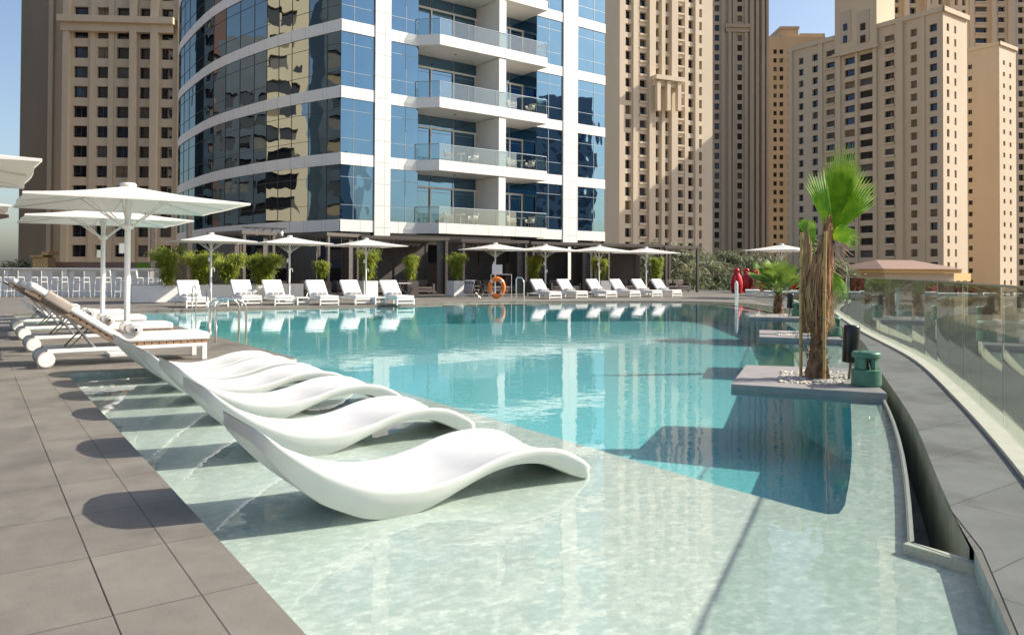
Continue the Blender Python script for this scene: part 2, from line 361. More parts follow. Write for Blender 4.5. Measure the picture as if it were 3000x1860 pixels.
mb.box((3.0, -1.03, -.6), (3.06, -.67, WZ-.006), M['cream'])
frame_obj(mb, 'pool_rim')
# glass line
glassW = [Vector(W(*p)) for p in [(-3.2, -5.2), (-.6, -3.6), (1.6, -2.35), (3.2, -1.45), (4.78, -.55), (5.74, .01), (6.79, .66), (7.78, 1.29), (10.87, 3.22), (15.61, 6.94), (24.75, 13.54)]]+[G(x, y) for x, y in [(2335, 886), (2285, 872), (2225, 860), (2120, 853), (1980, 851)]]
gl = relax([UV(p) for p in glassW], .6, 10)
hole = leftb+nearR+[(3.04, -1.0)]+outer[1:]+[(15.5, 26.5), (15.4, 25.65)]
hole = leftb+nearR+outer[1:]+[(15.4, 25.65)]
glo = [inset(gl[i], gl[i+1], -3.0) for i in range(0, len(gl)-1, 3)]
outerd = glo+[(glo[-1][0]-2, glo[-1][1]+14), (-14, 60), (-40, 40), (-40, -12), (-4, -12)]
mb = MB(); poly_sheet(mb, outerd, [hole], 0, M['deck']); wallstrip(mb, outerd, -9.9, 0, M['cream'])
frame_obj(mb, 'deck')
# coping course along straight edges, 4 mm proud
mb = MB()
mb.box((-.55, -4.5, -.055), (.012, 8.78, .002), M['coping'])
mb.box((-.22, 8.802, -.055), (3.112, 9.02, .002), M['coping'])
mb.box((2.88, 9.022, -.055), (3.112, 17.0, .002), M['coping'])
mb.box((-.22, 17.02, -.055), (3.112, 17.262, .002), M['coping'])
mb.box((-.22, 17.264, -.055), (.012, 25.64, .002), M['coping'])
mb.box((-.22, 25.642, -.055), (15.4, 25.9, .002), M['coping'])
frame_obj(mb, 'coping')
# walkway sheet between gutter and glass
wk = outer[1:][:]
gi = [inset(gl[i], gl[i+1], .02) for i in range(len(gl)-1)]
giw = [p for p in gi if p[1] < 22]
mb = MB()
inn = [(-2.6, -4.9), (-.2, -3.3)]+[(.6, -2.9), (1.3, -2.15), (2.18, -1.51), (3.0, -1.02)]+[]
kk = []
for p in outer[1:]:
    if p[1] > 19: break
    kk.append(p)
inn = [(-2.6, -4.9), (.6, -2.93), (1.3, -2.18), (2.18, -1.54), (3.04, -1.04)]+kk
gw = []
for p in gi:
    if p[1] > 19.5: break
    gw.append(p)
poly_sheet(mb, gw+inn[::-1], [], .004, M['walk']); frame_obj(mb, 'walkway')
# balustrade
mb = MB(); g1 = [inset(gl[i], gl[i+1], -.265) for i in range(len(gl)-1)]; g2_ = [inset(gl[i], gl[i+1], -2.9) for i in range(0, len(gl)-1, 3)]
M['ledge'] = pmat('dark_glass_backdrop', (.085, .085, .078), .7, var=.3, scale=4)  # added dark sheet beyond the balustrade, darkens what shows through the glass
poly_sheet(mb, g2_+g1[::-1], [], .006, M['ledge']); frame_obj(mb, 'glass_backdrop')
bal = thing('glass_balustrade', 'long curved frameless glass balustrade on a cream kerb along the walkway', 'balustrade', (O2.x, O2.y, 0), A2)
mb = MB(); gk = [inset(gl[i], gl[i+1], -.26) for i in range(len(gl)-1)]
for i in range(len(gi)-1):
    a, b_, c, d = gi[i], gi[i+1], gk[i+1], gk[i]
    mb.add([(a[0], a[1], -.02), (b_[0], b_[1], -.02), (c[0], c[1], -.02), (d[0], d[1], -.02), (a[0], a[1], .035), (b_[0], b_[1], .035), (c[0], c[1], .035), (d[0], d[1], .035)],
           [(4, 5, 6, 7), (0, 1, 5, 4), (2, 3, 7, 6)], M['cream'])
mb.build('kerb', bal)
L = 0; cum = [0]
for i in range(len(gl)-1): L += math.dist(gl[i], gl[i+1]); cum.append(L)
def along(s):
    for i in range(len(gl)-1):
        if cum[i+1] >= s:
            t = (s-cum[i])/(cum[i+1]-cum[i]); return (gl[i][0]*(1-t)+gl[i+1][0]*t, gl[i][1]*(1-t)+gl[i+1][1]*t)
    return gl[-1]
s = 3.0; k = 0
while s < L-.1 and k < 98:
    e = min(s+1.12, L); a, b_ = Vector(along(s)), Vector(along(e-.012)); t = (b_-a).normalized(); n = Vector((-t.y, t.x))*.008
    jit = n.normalized()*random.uniform(-.006, .006); b_ = b_+jit
    mb = MB(); off_ = n.normalized()*-.13; a = a+off_; b_ = b_+off_; mb.prism([(a+n), (a-n), (b_-n), (b_+n)], .03, 1.24+(0 if a.y < 8 else 0), M['balglass']); mb.build('glass_panel', bal)
    if k % 1 == 0:
        mb = MB(); mb.tube([(a.x, a.y, 1.25), (b_.x, b_.y, 1.25)], .011, M['steel'], 5); mb.build('top_trim', bal)
    s = e; k += 1
# ground far below
mb = MB(); mb.quad((-3000, -3000, -10), (3000, -3000, -10), (3000, 3000, -10), (-3000, 3000, -10), M['ground']); tag(mb.build('ground'), kind='structure')
# ------------------------------------------------------------------ wave chaises
def lerp_prof(P, t):
    for i in range(len(P)-1):
        if P[i+1][0] >= t:
            a, b_ = P[i], P[i+1]; k = (t-a[0])/(b_[0]-a[0]); return a[1]*(1-k)+b_[1]*k
    return P[-1][1]
top = [(0, -.045), (.07, .01), (.13, .05), (.29, .13), (.45, .163), (.6, .17), (.75, .158), (.89, .128), (1.02, .09), (1.16, .062), (1.28, .047), (1.41, .047), (1.59, .07), (1.76, .115), (1.98, .22), (2.13, .32), (2.22, .385), (2.3, .45), (2.36, .5)]
bot = [(0, -.118), (.12, -.08), (.23, -.03), (.37, .035), (.53, .07), (.67, .08), (.82, .065), (.96, .03), (1.1, -.02), (1.2, -.06), (1.32, -.1), (1.42, -.118), (1.6, -.118), (1.72, -.09), (1.83, -.04), (1.93, .01), (2.01, .06), (2.16, .19), (2.27, .31), (2.36, .42)]
def smooth1(P):
    q = smooth_poly(P, 3); return q
topS, botS = smooth1(top), smooth1(bot)
def chaise(loc, rot, label, group):
    r = thing('wave_lounger', label, 'pool lounger', loc, rot, group)
    mb = MB(); n = 70; Wd = .8; Lh = 2.36
    rows = []
    for i in range(n+1):
        t = Lh*i/n
        zt, zb = lerp_prof(topS, t), lerp_prof(botS, t)
        if zt-zb < .05: zb = zt-.05
        hw = Wd/2
        if t > Lh-.08: q = (t-(Lh-.08))/.08; hw = Wd/2-.08+.08*math.sqrt(max(0, 1-q*q))
        if t < .1: q = 1-t/.1; hw = Wd/2-.06+.06*math.sqrt(max(0, 1-q*q))
        row = []
        fr_ = [(-1, .0, 0), (-1, .8, 0), (-1, .97, 0), (-.985, 1.0, .004), (-.955, 1.0, .003), (-.9, 1, -.004), (-.6, 1, -.026), (0, 1, -.042), (.6, 1, -.026), (.9, 1, -.004), (.955, 1.0, .003), (.985, 1.0, .004), (1, .97, 0), (1, .8, 0), (1, 0, 0), (.9, -.06, 0), (-.9, -.06, 0)]
        for a, f, dz in fr_:
            inw = 1-(1-max(f, 0))*min(.2, .34*(zt-zb)/hw)
            k_ = max(0, (t-1.9)/.46); row.append((t+.05*(1-a*a)*k_*k_, a*hw*inw, zb+(zt-zb)*f+dz*(1-.5*k_)+.05*(1-a*a)*k_*k_))
        rows.append(row)
    vs = [p for r_ in rows for p in r_]; m_ = len(rows[0]); fs = []
    for i in range(n):
        for j in range(m_): fs.append((i*m_+j, i*m_+(j+1) % m_, (i+1)*m_+(j+1) % m_, (i+1)*m_+j))
    fs.append(tuple(range(m_))[::-1]); fs.append(tuple(n*m_+j for j in range(m_)))
    mb.add(vs, fs, M['chaise'], None, True); o = mb.build('shell', r)
    return r
shadowv = [UV(G(x, y))[1] for x, y in [(577, 1529), (427, 1344), (330, 1238), (276, 1181), (235, 1138)]]
vs_ = [1.31, 3.05, 4.66, 5.92, 6.98, 7.95]
us_ = [2.6, 2.74, 2.86, 2.86, 2.88, 2.9]
lab = ['white wave shaped pool lounger nearest the camera, standing in the shallow water shelf',
       'white wave pool lounger second in the near row, just behind the nearest one',
       'white wave pool lounger in the middle of the near row on the shallow shelf',
       'white wave pool lounger fourth from the camera in the near row',
       'white wave pool lounger fifth from the camera in the near row',
       'white wave pool lounger farthest in the near row, beside the teak sun loungers']
ch0 = None
for i in range(6):
    p = W(us_[i], vs_[i]+.4, WZ); rot = A2+PI
    if not ch0: ch0 = chaise((p.x, p.y, 0), rot, lab[0], 'wave loungers on the near shallow shelf')
    else: dup(ch0, (p.x, p.y, 0), rot, lab[i])
lab2 = ['white wave lounger on the left water shelf, closest of its row to the teak loungers', 'second white wave lounger on the far left water shelf', 'third white wave lounger on the far left water shelf', 'white wave lounger at the far end of the left water shelf by the bar']
for i in range(4):
    p = W(2.55, 18.6+1.6*i, WZ); dup(ch0, (p.x, p.y, 0), A2+PI, lab2[i], 'wave loungers on the far left shelf')
# ------------------------------------------------------------------ towels
def towel(loc, rot, label, group, r=.085, ln=.36):
    mb = MB()
    prof = [(r*.25, -.02), (r*.35, 0.0), (r*.9, 0.0), (r, .012), (r, ln-.012), (r*.9, ln), (0, ln)]
    T = Matrix.Translation((0, -ln/2, r)) @ Matrix.Rotation(-PI/2, 4, 'X')
    mb.lathe(prof, M['towel'], 16, T); mb.lathe([(r*.36, -.001), (r*.3, .03), (0, .03)], M['towelshade'], 12, T)
    for q in (.5, .72): mb.lathe([(r*q-.003, -.003), (r*q+.003, -.003)], M['towelshade'], 16, T)
    o = mb.build('rolled_towel', None, 0, loc, rot); return tag(o, label, 'towel', group)
def duptag(o, loc, rot, label, group=None):
    c = o.copy(); COL.objects.link(c); c.location = loc; c.rotation_euler = (0, 0, rot); c['label'] = label
    if group: c['group'] = group
    return c
# ------------------------------------------------------------------ teak loungers (local: x from head to foot, y across)
def rbox(mb, a, b_, m, T=None, r=.03):
    (x0, y0, z0), (x1, y1, z1) = a, b_
    vs = []; N_ = 5
    ring = []
    for (cx, cy, a0) in ((x1-r, y1-r, 0), (x0+r, y1-r, PI/2), (x0+r, y0+r, PI), (x1-r, y0+r, 1.5*PI)):
        for k in range(N_): t = a0+PI/2*k/(N_-1); ring.append((cx, cy, math.cos(t), math.sin(t)))
    prof = [(0, z0+0), (r*.7, z0), (r, z0+r*.5)] 
    lv = [(r*.4, z0), (r*.9, z0+r*.35), (r, z0+r), (r, z1-r), (r*.9, z1-r*.35), (r*.4, z1)]
    n = len(ring)
    for rad, z in lv:
        for (cx, cy, c, s_) in ring: vs.append((cx+c*rad, cy+s_*rad, z))
    fs = []
    for i in range(len(lv)-1):
        for k in range(n): fs.append((i*n+k, i*n+(k+1) % n, (i+1)*n+(k+1) % n, (i+1)*n+k))
    fs.append(tuple(range(n))[::-1]); fs.append(tuple((len(lv)-1)*n+k for k in range(n)))
    mb.add(vs, fs, m, T, True)
def teak_lounger(loc, rot, label, group):
    r = thing('teak_lounger', label, 'sun lounger', loc, rot, group)
    w = .72
    # origin under near wheel; x toward the foot end
    mb = MB()
    for y in (0.02, w-.02):
        mb.box((.02, y-.02, .2), (2.12, y+.02, .255), M['white'])
    mb.box((2.06, 0.041, .2), (2.12, w-.041, .24), M['white']); mb.build('frame', r, .006)
    for y in (.0, w-.05):
        mb = MB(); mb.box((2.05, y, 0), (2.12, y+.05, .199), M['white']); mb.build('leg', r, .005)
    for y in (-.035, w+.035):
        mb = MB(); T = Matrix.Translation((0, y, .115)) @ Matrix.Rotation(PI/2, 4, 'X')
        mb.lathe([(0, -.03), (.095, -.03), (.113, -.02), (.115, .0), (.113, .02), (.095, .03), (0, .03)], M['mesh_back'], 28, T)
        mb.lathe([(.0, .032), (.085, .032), (.092, .031)], M['white'], 28, T); mb.lathe([(.0, -.032), (.085, -.032), (.092, -.031)], M['white'], 28, T); mb.build('wheel', r)
    mb = MB(); mb.tube([(0, -.02, .115), (0, w+.02, .115)], .04, M['mesh_back'], 12); mb.tube([(0, .03, .115), (.06, .03, .21)], .02, M['white'], 8); mb.tube([(0, w-.03, .115), (.06, w-.03, .21)], .02, M['white'], 8); mb.build('axle', r)
    mb = MB()
    k = 0; x = .95
    while x < 2.1:
        mb.box((x, .0, .262), (x+.085, w, .29), M['teak']); x += .1
    mb.box((.9, .0, .256), (2.1, .03, .261), M['dark']); mb.build('seat_slats', r)
    # backrest
    hx, hz = .9, .27; ang = math.atan2(.80, 1.15); bl = 1.4
    T = Matrix.Translation((hx, 0, hz)) @ Matrix.Rotation(PI, 4, 'Z') @ Matrix.Rotation(-ang, 4, 'Y') @ Matrix.Translation((0, -w, 0))
    mb = MB()
    for y in (0.0, w-.035): mb.box((0, y, -.012), (bl, y+.035, .02), M['darkwood'], T)
    x = .03
    while x < bl-.07:
        mb.box((x, .0, .024), (x+.075, w, .045), M['teak'], T); x += .1
    mb.build('backrest', r)
    mb = MB()
    for y in (.08, w-.08):
        a = T @ Vector((.75, w-y, -.01)); mb = MB(); mb.tube([a, (.62, y, .24)], .013, M['white'], 6); mb.build('support_strut', r)
        mb = MB(); mb.tube([T @ Vector((.45, w-y, -.01)), (.28, y, .24)], .011, M['dark'], 6); mb.build('support_strut', r)
    mb = MB(); rbox(mb, (.88, -.02, .295), (2.16, w+.02, .41), M['cushion'], None, .045)
    rbox(mb, (-.02, -.02, .05), (bl+.0, w+.02, .15), M['cushion'], T, .045); mb.build('mattress', r)
    mb = MB(); rbox(mb, (bl-.62, -.03, .02), (bl-.22, w+.03, .165), M['taupe'], T, .04); mb.build('headrest_cover', r)
    return r
lt = ['teak framed sun lounger with white cushion and wheels, closest to the camera', 'teak sun lounger second from the camera, under the near parasol', 'teak sun lounger third from the camera on the deck between the shelves', 'teak sun lounger farthest from the camera of the four on the left deck']
p1 = G(133, 1079); u1, v1 = UV(p1)
tk = None
for i in range(4):
    q = W(-.17, v1+2.6*i); 
    if not tk: tk = teak_lounger((q.x, q.y, 0), A2, lt[0], 'teak loungers on the left deck')
    else: dup(tk, (q.x, q.y, 0), A2, lt[i])
tw = None
for i, nm in enumerate(['nearest', 'second', 'third', 'farthest']):
    for j, (du, dv) in enumerate([(1.12, .12), (1.08, .5)]):
        q = W(-.17+du, v1+2.6*i+dv, .405); lb = 'rolled white towel %s on the %s teak sun lounger' % (('at the near side of the cushion', 'at the far side of the cushion')[j], nm)
        if not tw: tw = towel((q.x, q.y, .405), A2, lb, 'rolled towels on the teak loungers')
        else: duptag(tw, (q.x, q.y, .405), A2, lb)
# ------------------------------------------------------------------ parasols
def parasol(loc, rot, label, group, S=1.5, zr=2.4, za=2.7):
    r = thing('parasol', label, 'parasol', loc, rot, group)
    mb = MB(); n = 24; vs = []; fs = []
    rings = 7
    for i in range(rings+1):
        f = i/rings
        for k in range(n):
            a = 2*PI*k/n+PI/4; c, s_ = math.cos(a), math.sin(a)
            q = S/max(abs(c), abs(s_))
            cornerness = (q/S-1)/(.4142)
            edge = q*(1-.02*math.sin(PI*cornerness)*f)
            sag = -.035*math.sin(PI*f)*(1-abs(math.cos(4*(a-PI/4)))*.0)
            z = za+(zr-za)*f**1.08+sag+.0*cornerness
            vs.append((edge*f*c, edge*f*s_, z))
    for i in range(rings):
        for k in range(n): fs.append((i*n+k, i*n+(k+1) % n, (i+1)*n+(k+1) % n, (i+1)*n+k))
    mb.add(vs, fs, M['fabric'], None, True)
    vs2 = [(x, y, z-.012) for x, y, z in vs]; mb.add(vs2, [f[::-1] for f in fs], M['fabric'], None, True)
    ed = [vs[rings*n+k] for k in range(n)]; mb.add(ed+[(x, y, z-.03) for x, y, z in ed], [(k, n+k, n+(k+1) % n, (k+1) % n) for k in range(n)], M['fabric']); mb.build('canopy', r)
    mb = MB(); mb.tube([(0, 0, .07), (0, 0, za-.03)], .045, M['white'], 14); mb.build('pole', r)
    mb = MB(); mb.lathe([(.05, 2.0), (.09, 2.02), (.09, 2.08), (.05, 2.1)], M['white'], 14); mb.lathe([(.0, za+.06), (.11, za+.045), (.13, za+.01), (.1, za-.03)], M['fabric'], 16); mb.build('hub', r)
    mb = MB()
    for k in range(8):
        a = k*PI/4; q = S/max(abs(math.cos(a)), abs(math.sin(a)))*.97
        c, s_ = math.cos(a), math.sin(a)
        mb.tube([(.05*c, .05*s_, za-.05), (q*c*.5, q*s_*.5, (za+zr)/2-.07), (q*c, q*s_, zr-.02)], .012, M['white'], 5)
        mb.tube([(.08*c, .08*s_, 2.05), (q*c*.42, q*s_*.42, za+(zr-za)*.44-.06)], .012, M['white'], 5)
    mb.build('ribs', r)
    mb = MB(); mb.box((-.28, -.28, 0), (.28, .28, .06), M['white']); mb.build('base', r, .01)
    mb = MB(); mb.tube([(.04, 0, 1.35), (.13, 0, 1.35), (.15, 0, 1.22)], .012, M['white'], 6); mb.build('crank', r); mb = MB(); mb.box((-.12, -.03, 1.62), (-.045, .03, 1.78), M['white']); mb.build('control_box', r)
    return r
def ppos(x, ya, za=2.9):
    H = 797+.0045*(x-1500); Y = (za-CZ)*F/(H-ya); return (atY(x, Y), Y, 0.0)
PL = [((-6.16, 12.3, 0), 'large white parasol nearest the camera, rising between the teak loungers'),
      ((-8.75, 16.43, 0), 'white parasol behind the nearest one, over the farther teak loungers'),
      (ppos(618, 685.5), 'white parasol at the left end of the far row, by the bamboo hedge'),
      (ppos(848, 693.5), 'white parasol second from the left in the far row'),
      (ppos(1072, 701), 'white parasol third from left in the far row, in front of the cabanas'),
      (ppos(1451, 714), 'white parasol behind the orange life ring'),
      (ppos(1598, 718), 'white parasol over the first loungers right of the life ring'),
      (ppos(1755, 720.5), 'white parasol next to last at the right end of the cabana row'),
      (ppos(1893, 726), 'white parasol at the right end of the cabana row'),
      (ppos(2290, 716.5), 'white parasol on its own behind the palm trees, near the red penguins'),
      ((-6.53, 7.6, 0), 'white parasol at the left edge of the picture, only a corner of it in view'),
      ((-10.2, 12.8, 0), 'small far white parasol at the left edge behind the others')]
pr = parasol(PL[0][0], A2, PL[0][1], 'white square parasols')
for i, (p, l) in enumerate(PL[1:]):
    o_ = dup(pr, p, A2 if i != 8 else A2+.2, l)
    if 1 <= i <= 8: o_.scale = (1, 1, 1.074)
bpy.context.view_layer.update()
# ------------------------------------------------------------------ far white loungers (local: foot end at -y, back at +y)
def white_lounger(loc, rot, label, group):
    r = thing('white_lounger', label, 'sun lounger', loc, rot, group)
    w = .4
    mb = MB()
    mb.box((-w, 0, .0), (-w+.05, .06, .27), M['white']); mb.box((w-.05, 0, .0), (w, .06, .27), M['white'])
    mb.box((-w+.051, 0, .2), (w-.051, .06, .27), M['white']); mb.box((-w+.051, 0, .06), (w-.051, .06, .11), M['white'])
    for s_ in (-1, 1):
        x0 = -w if s_ < 0 else w-.05
        mb.box((x0, .062, .2), (x0+.05, 1.95, .27), M['white'])
    mb.box((-w+.051, 1.9, .2), (w-.051, 1.95, .27), M['white']); mb.build('frame', r, .004)
    for s_ in (-w, w-.05):
        mb = MB(); mb.box((s_, 1.83, 0), (s_+.05, 1.9, .199), M['white']); mb.build('leg', r)
    mb = MB(); rbox(mb, (-w+.01, .02, .28), (w-.01, 1.2, .38), M['cushion'], None, .035)
    T = Matrix.Translation((0, 1.15, .29)) @ Matrix.Rotation(math.radians(48), 4, 'X')
    rbox(mb, (-w+.01, .0, -.0), (w-.01, .86, .1), M['cushion'], T, .035); mb.build('mattress', r)
    mb = MB(); mb.box((-w+.02, .02, -.035), (w-.02, .84, -.005), M['taupe'], T); mb.build('backrest_frame', r)
    return r
LF = [(579, 902), (738, 894.6), (834, 894.6), (965.5, 894.6), (1068, 892.8), (1189, 893.9), (1628, 876), (1705.6, 874), (1792, 872.5), (1861.5, 871.7), (1926, 870.6), (1984, 869.5)]
ordn = ['first', 'second', 'third', 'fourth', 'fifth', 'sixth']
wl = None; far_t = None; rotL = A2
for i, (x, y) in enumerate(LF):
    side = 'left' if i < 6 else 'right'; nm = ordn[i % 6]
    lb = 'white sun lounger, %s from left in the group %s of the life ring' % (nm, side)
    p = G(x, y)
    q = p+Vector((D1.x, D1.y, 0))*.0
    if not wl: wl = white_lounger(q, rotL, lb, 'white loungers along the far pool edge')
    else: dup(wl, q, rotL, lb)
    for j in range(3):
        a = Vector((q.x, q.y, 0))+Vector((D2.x, D2.y, 0))*(-.22+.2*j)+Vector((D1.x, D1.y, 0))*1.0; a.z = .375
        tl = 'rolled white towels on the %s white lounger %s of the life ring' % (nm, side)
        if not far_t: far_t = towel(a, A2, tl, 'rolled towels on far lounger 1', .065, .3)
        else: duptag(far_t, a, A2, tl, 'rolled towels on far lounger %d' % (i+1))
# side tables
def side_table(loc, label):
    r = thing('side_table', label, 'side table', loc, A2, 'low white side tables between loungers')
    mb = MB(); mb.box((-.25, -.25, .27), (.25, .25, .31), M['white']); mb.build('table_top', r, .004)
    mb = MB()
    for s_ in (-.25, .2): mb.box((s_, -.25, 0), (s_+.05, .25, .269), M['white'])
    mb.box((-.199, -.25, .1), (.199, -.21, .14), M['white']); mb.build('frame', r)
    return r
st = side_table(G(645, 898), 'low white slatted side table between the first and second far loungers')
for x, y, l in [(882, 893, 'low white side table between the third and fourth far loungers'), (1108, 892, 'low white side table between the fifth and sixth far loungers')]: dup(st, G(x, y), None, l)
# flat daybeds on the right
fl = None
for i, (x, y) in enumerate([(2205, 868), (2262, 872), (2318, 876), (2372, 880), (2440, 886)]):
    lb = ['leftmost', 'second', 'middle', 'fourth', 'rightmost'][i]+' flat white daybed in the row under the lone parasol by the palms'
    p = G(x, y); 
    if not fl:
        fl = thing('daybed', lb, 'daybed', p, A2-.9, 'flat white daybeds by the far balustrade')
        mb = MB(); mb.box((-.4, 0, .22), (.4, 1.9, .27), M['white']); 
        for z in (.03, .1, .17): mb.box((-.4, 0, z), (.4, .03, z+.03), M['white'])
        for z in (.03, .1, .17): mb.box((-.4, .031, z), (-.37, 1.9, z+.03), M['white'])
        mb.build('frame', fl)
        mb = MB(); rbox(mb, (-.41, -.01, .275), (.41, 1.91, .36), M['cushion'], None, .035); mb.build('mattress', fl)
    else: dup(fl, p, None, lb)
# ------------------------------------------------------------------ ladders and rails
def ladder(loc, rot, label):
    r = thing('pool_ladder', label, 'pool ladder', loc, rot, 'steel pool ladders')
    for y in (-.24, .24):
        mb = MB(); pts = [(-.3, y, .0), (-.3, y, .62)]
        for k in range(9): a = PI-PI*k/8; pts.append((-.02+.28*math.cos(a), y, .62+.2*math.sin(a)))
        pts += [(.26, y, .4), (.26, y, -.9)]
        mb.tube(pts, .021, M['steel'], 10); mb.build('handrail', r)
    mb = MB()
    for z in (-.3, -.6): mb.box((.2, -.219, z), (.3, .219, z+.03), M['steel'])
    mb.build('step', r)
    return r
p = W(3.12-.02, UV(G(690, 1025))[1]+.3); 
q = G(672, 1000); uq, vq = UV(q)
ld = ladder(W(3.05, vq+.1), A2, 'curved steel ladder handrails on the near deck corner beside the teak loungers')
dup(ld, G(590, 907), A2+PI/2+PI, 'steel ladder handrails at the far pool edge in front of the leftmost lounger')
mb = MB(); p = G(1512, 889)
mb.tube([(0, 0, 0), (0, 0, 1.05), (.03, -.06, 1.12), (.1, -.3, 1.1), (.12, -.4, .9), (.12, -.4, -.3)], .03, M['steel'], 8); tag(mb.build('grab_rail', None, 0, p, A2), 'single steel grab rail at the far edge right of the life ring', 'handrail', 'upright grab rails')
mb = MB(); p = G(2160, 893)
mb.tube([(0, 0, -.05), (0, 0, .9), (.04, .08, .98), (.08, .16, .9), (.08, .16, -.05)], .035, M['white'], 8); tag(mb.build('grab_rail', None, 0, p, A2), 'white grab rail standing in front of the red penguins', 'handrail', 'upright grab rails')
# ------------------------------------------------------------------ stone ledges with palms
PU = PI/2
def ledge(pts, z0, z1, name_label, bedpts, lab_bed):
    mb = MB(); mb.prism(pts, z0, z1, M['stone'])
    o = mb.build('stone_ledge', None, .006); tag(o, name_label, 'planter ledge', 'stone planter ledges in the pool')
    rnd = random.Random(len(pts)+int(pts[0][0]*100)); mb = MB()
    cx = sum(p[0] for p in bedpts)/4; cy = sum(p[1] for p in bedpts)/4
    a, b_, c, d = [Vector((p[0], p[1])) for p in bedpts]
    for k in range(420):
        s_, t = rnd.random(), rnd.random(); q = (a*(1-s_)+b_*s_)*(1-t)+(d*(1-s_)+c*s_)*t
        rr_ = rnd.uniform(.014, .034); T = Matrix.Translation((q.x, q.y, z1+rr_*.3)) @ Matrix.Rotation(rnd.random()*6, 4, 'Z') @ Matrix.Diagonal((rr_*rnd.uniform(.8, 1.6), rr_, rr_*.6, 1))
        mb.add([(1, 0, 0), (.3, .9, 0), (-.8, .6, 0), (-.9, -.5, 0), (.2, -1, 0), (.5, 0, .8), (-.4, .3, .9), (-.3, -.5, .8)], [(0, 1, 5), (1, 2, 6, 5), (2, 3, 7, 6), (3, 4, 7), (4, 0, 5, 7), (5, 6, 7)], M['pebble'], T, True)
    o = mb.build('pebble_bed'); tag(o, lab_bed, 'pebbles', None, 'stuff')
LZ = .01
def g2(x, y): p = G(x, y, LZ); return (p.x, p.y)
def g2w(x, y): p = G(x, y, LZ); return (p.x, p.y)
A, B, C_ = g2(2142, 1125), g2(2599, 1152), g2(2186, 1069); D_ = (C_[0]+(B[0]-A[0])*.93, C_[1]+(B[1]-A[1])*.93+.25)
ledge([A, B, D_, C_], WZ-.12+.06, LZ, 'grey stone ledge nearest the camera, with pebbles and the tall palm', [g2(2284, 1121), g2(2470, 1130), g2(2485, 1090), g2(2290, 1088)], 'white and brown pebbles around the tall palm on the nearest ledge')
A, B, C_ = g2(2224.6, 986.6), g2(2471, 995), g2(2224.6, 966.6); D_ = (C_[0]+(B[0]-A[0])*1.0, C_[1]+(B[1]-A[1])+.2)
ledge([A, B, D_, C_], WZ-.06, LZ, 'grey stone ledge second from the camera, half hidden behind the tall palm', [g2(2275, 984), g2(2375, 986), g2(2380, 973), g2(2280, 972)], 'pebbles on the second stone ledge')
A, B, C_ = g2(2195, 928), g2(2350, 932), g2(2180.6, 917); D_ = (C_[0]+(B[0]-A[0])*1.1, C_[1]+(B[1]-A[1])+.25)
ledge([A, B, D_, C_], WZ-.06, LZ, 'grey stone ledge farthest from the camera, under the short palm', [g2(2215, 926), g2(2310, 928), g2(2315, 920), g2(2210, 919)], 'pebbles on the farthest stone ledge')
def fan_leaf(mb, base, dirv, size, nseg, spread, m, droop=.15, rnd=random, narrow=1.0, normal=None, split=.45):
    d = Vector(dirv).normalized(); side = normal.cross(d).normalized() if normal is not None else d.cross(Vector((rnd.uniform(-1, 1), rnd.uniform(-1, 1), .2))).normalized()
    nn = d.cross(side).normalized(); base = Vector(base)
    for k in range(nseg):
        a = spread*(k/(nseg-1)-.5)*2; l = size*(1-.22*abs(a/spread)**2)*rnd.uniform(.93, 1.04)
        da = spread*2/(nseg-1)*.55
        def pt(f, off, lift):
            dd = d*math.cos(a+off)+side*math.sin(a+off)
            return base+dd*l*f+nn*lift+Vector((0, 0, -droop*l*f*f*f))
        w = da
        p0 = base; v = [p0, pt(split, -w, .0), pt(split, 0, size*.02), pt(split, w, 0), pt(.8, -w*.62, 0), pt(.8, w*.62, 0), pt(1, 0, -size*.01)]
        mb.add(v, [(0, 1, 2), (0, 2, 3), (1, 4, 2), (2, 5, 3), (4, 5, 2), (4, 6, 5)], m)
def trunk_mesh(mb, h, r0, r1, m, bulb=0, rnd=random, lean=(0, 0)):
    n = 14; rows = int(h/.06); vs = []; fs = []
    for i in range(rows+1):
        f = i/rows; z = h*f; r = r0*(1-f)+r1*f
        if bulb: r += bulb*math.exp(-(z/.22)**2)
        for k in range(n):
            a = 2*PI*k/n; rr_ = r*(1+.1*((i+k) % 2)+rnd.uniform(-.05, .05)); vs.append((rr_*math.cos(a)+lean[0]*f, rr_*math.sin(a)+lean[1]*f, z))
    for i in range(rows):
        for k in range(n): fs.append((i*n+k, i*n+(k+1) % n, (i+1)*n+(k+1) % n, (i+1)*n+k))
    fs.append(tuple(rows*n+k for k in range(n))); mb.add(vs, fs, m, None, False)
def spikes(mb, z0, z1, r, cnt, m, rnd, ln=.1, up=.8):
    for k in range(cnt):
        z = rnd.uniform(z0, z1); a = rnd.random()*2*PI; c, s_ = math.cos(a), math.sin(a); w = rnd.uniform(.012, .03)
        b = Vector((r*c*.9, r*s_*.9, z)); t_ = b+Vector((c*ln*rnd.uniform(.4, 1), s_*ln*rnd.uniform(.4, 1), ln*up*rnd.uniform(.3, 1.2)))
        sd = Vector((-s_, c, 0))*w
        mb.add([b-sd, b+sd, t_], [(0, 1, 2)], m); mb.add([b-sd*.5+Vector((0, 0, -.03)), b+sd*.5+Vector((0, 0, -.03)), t_], [(0, 1, 2)], m)
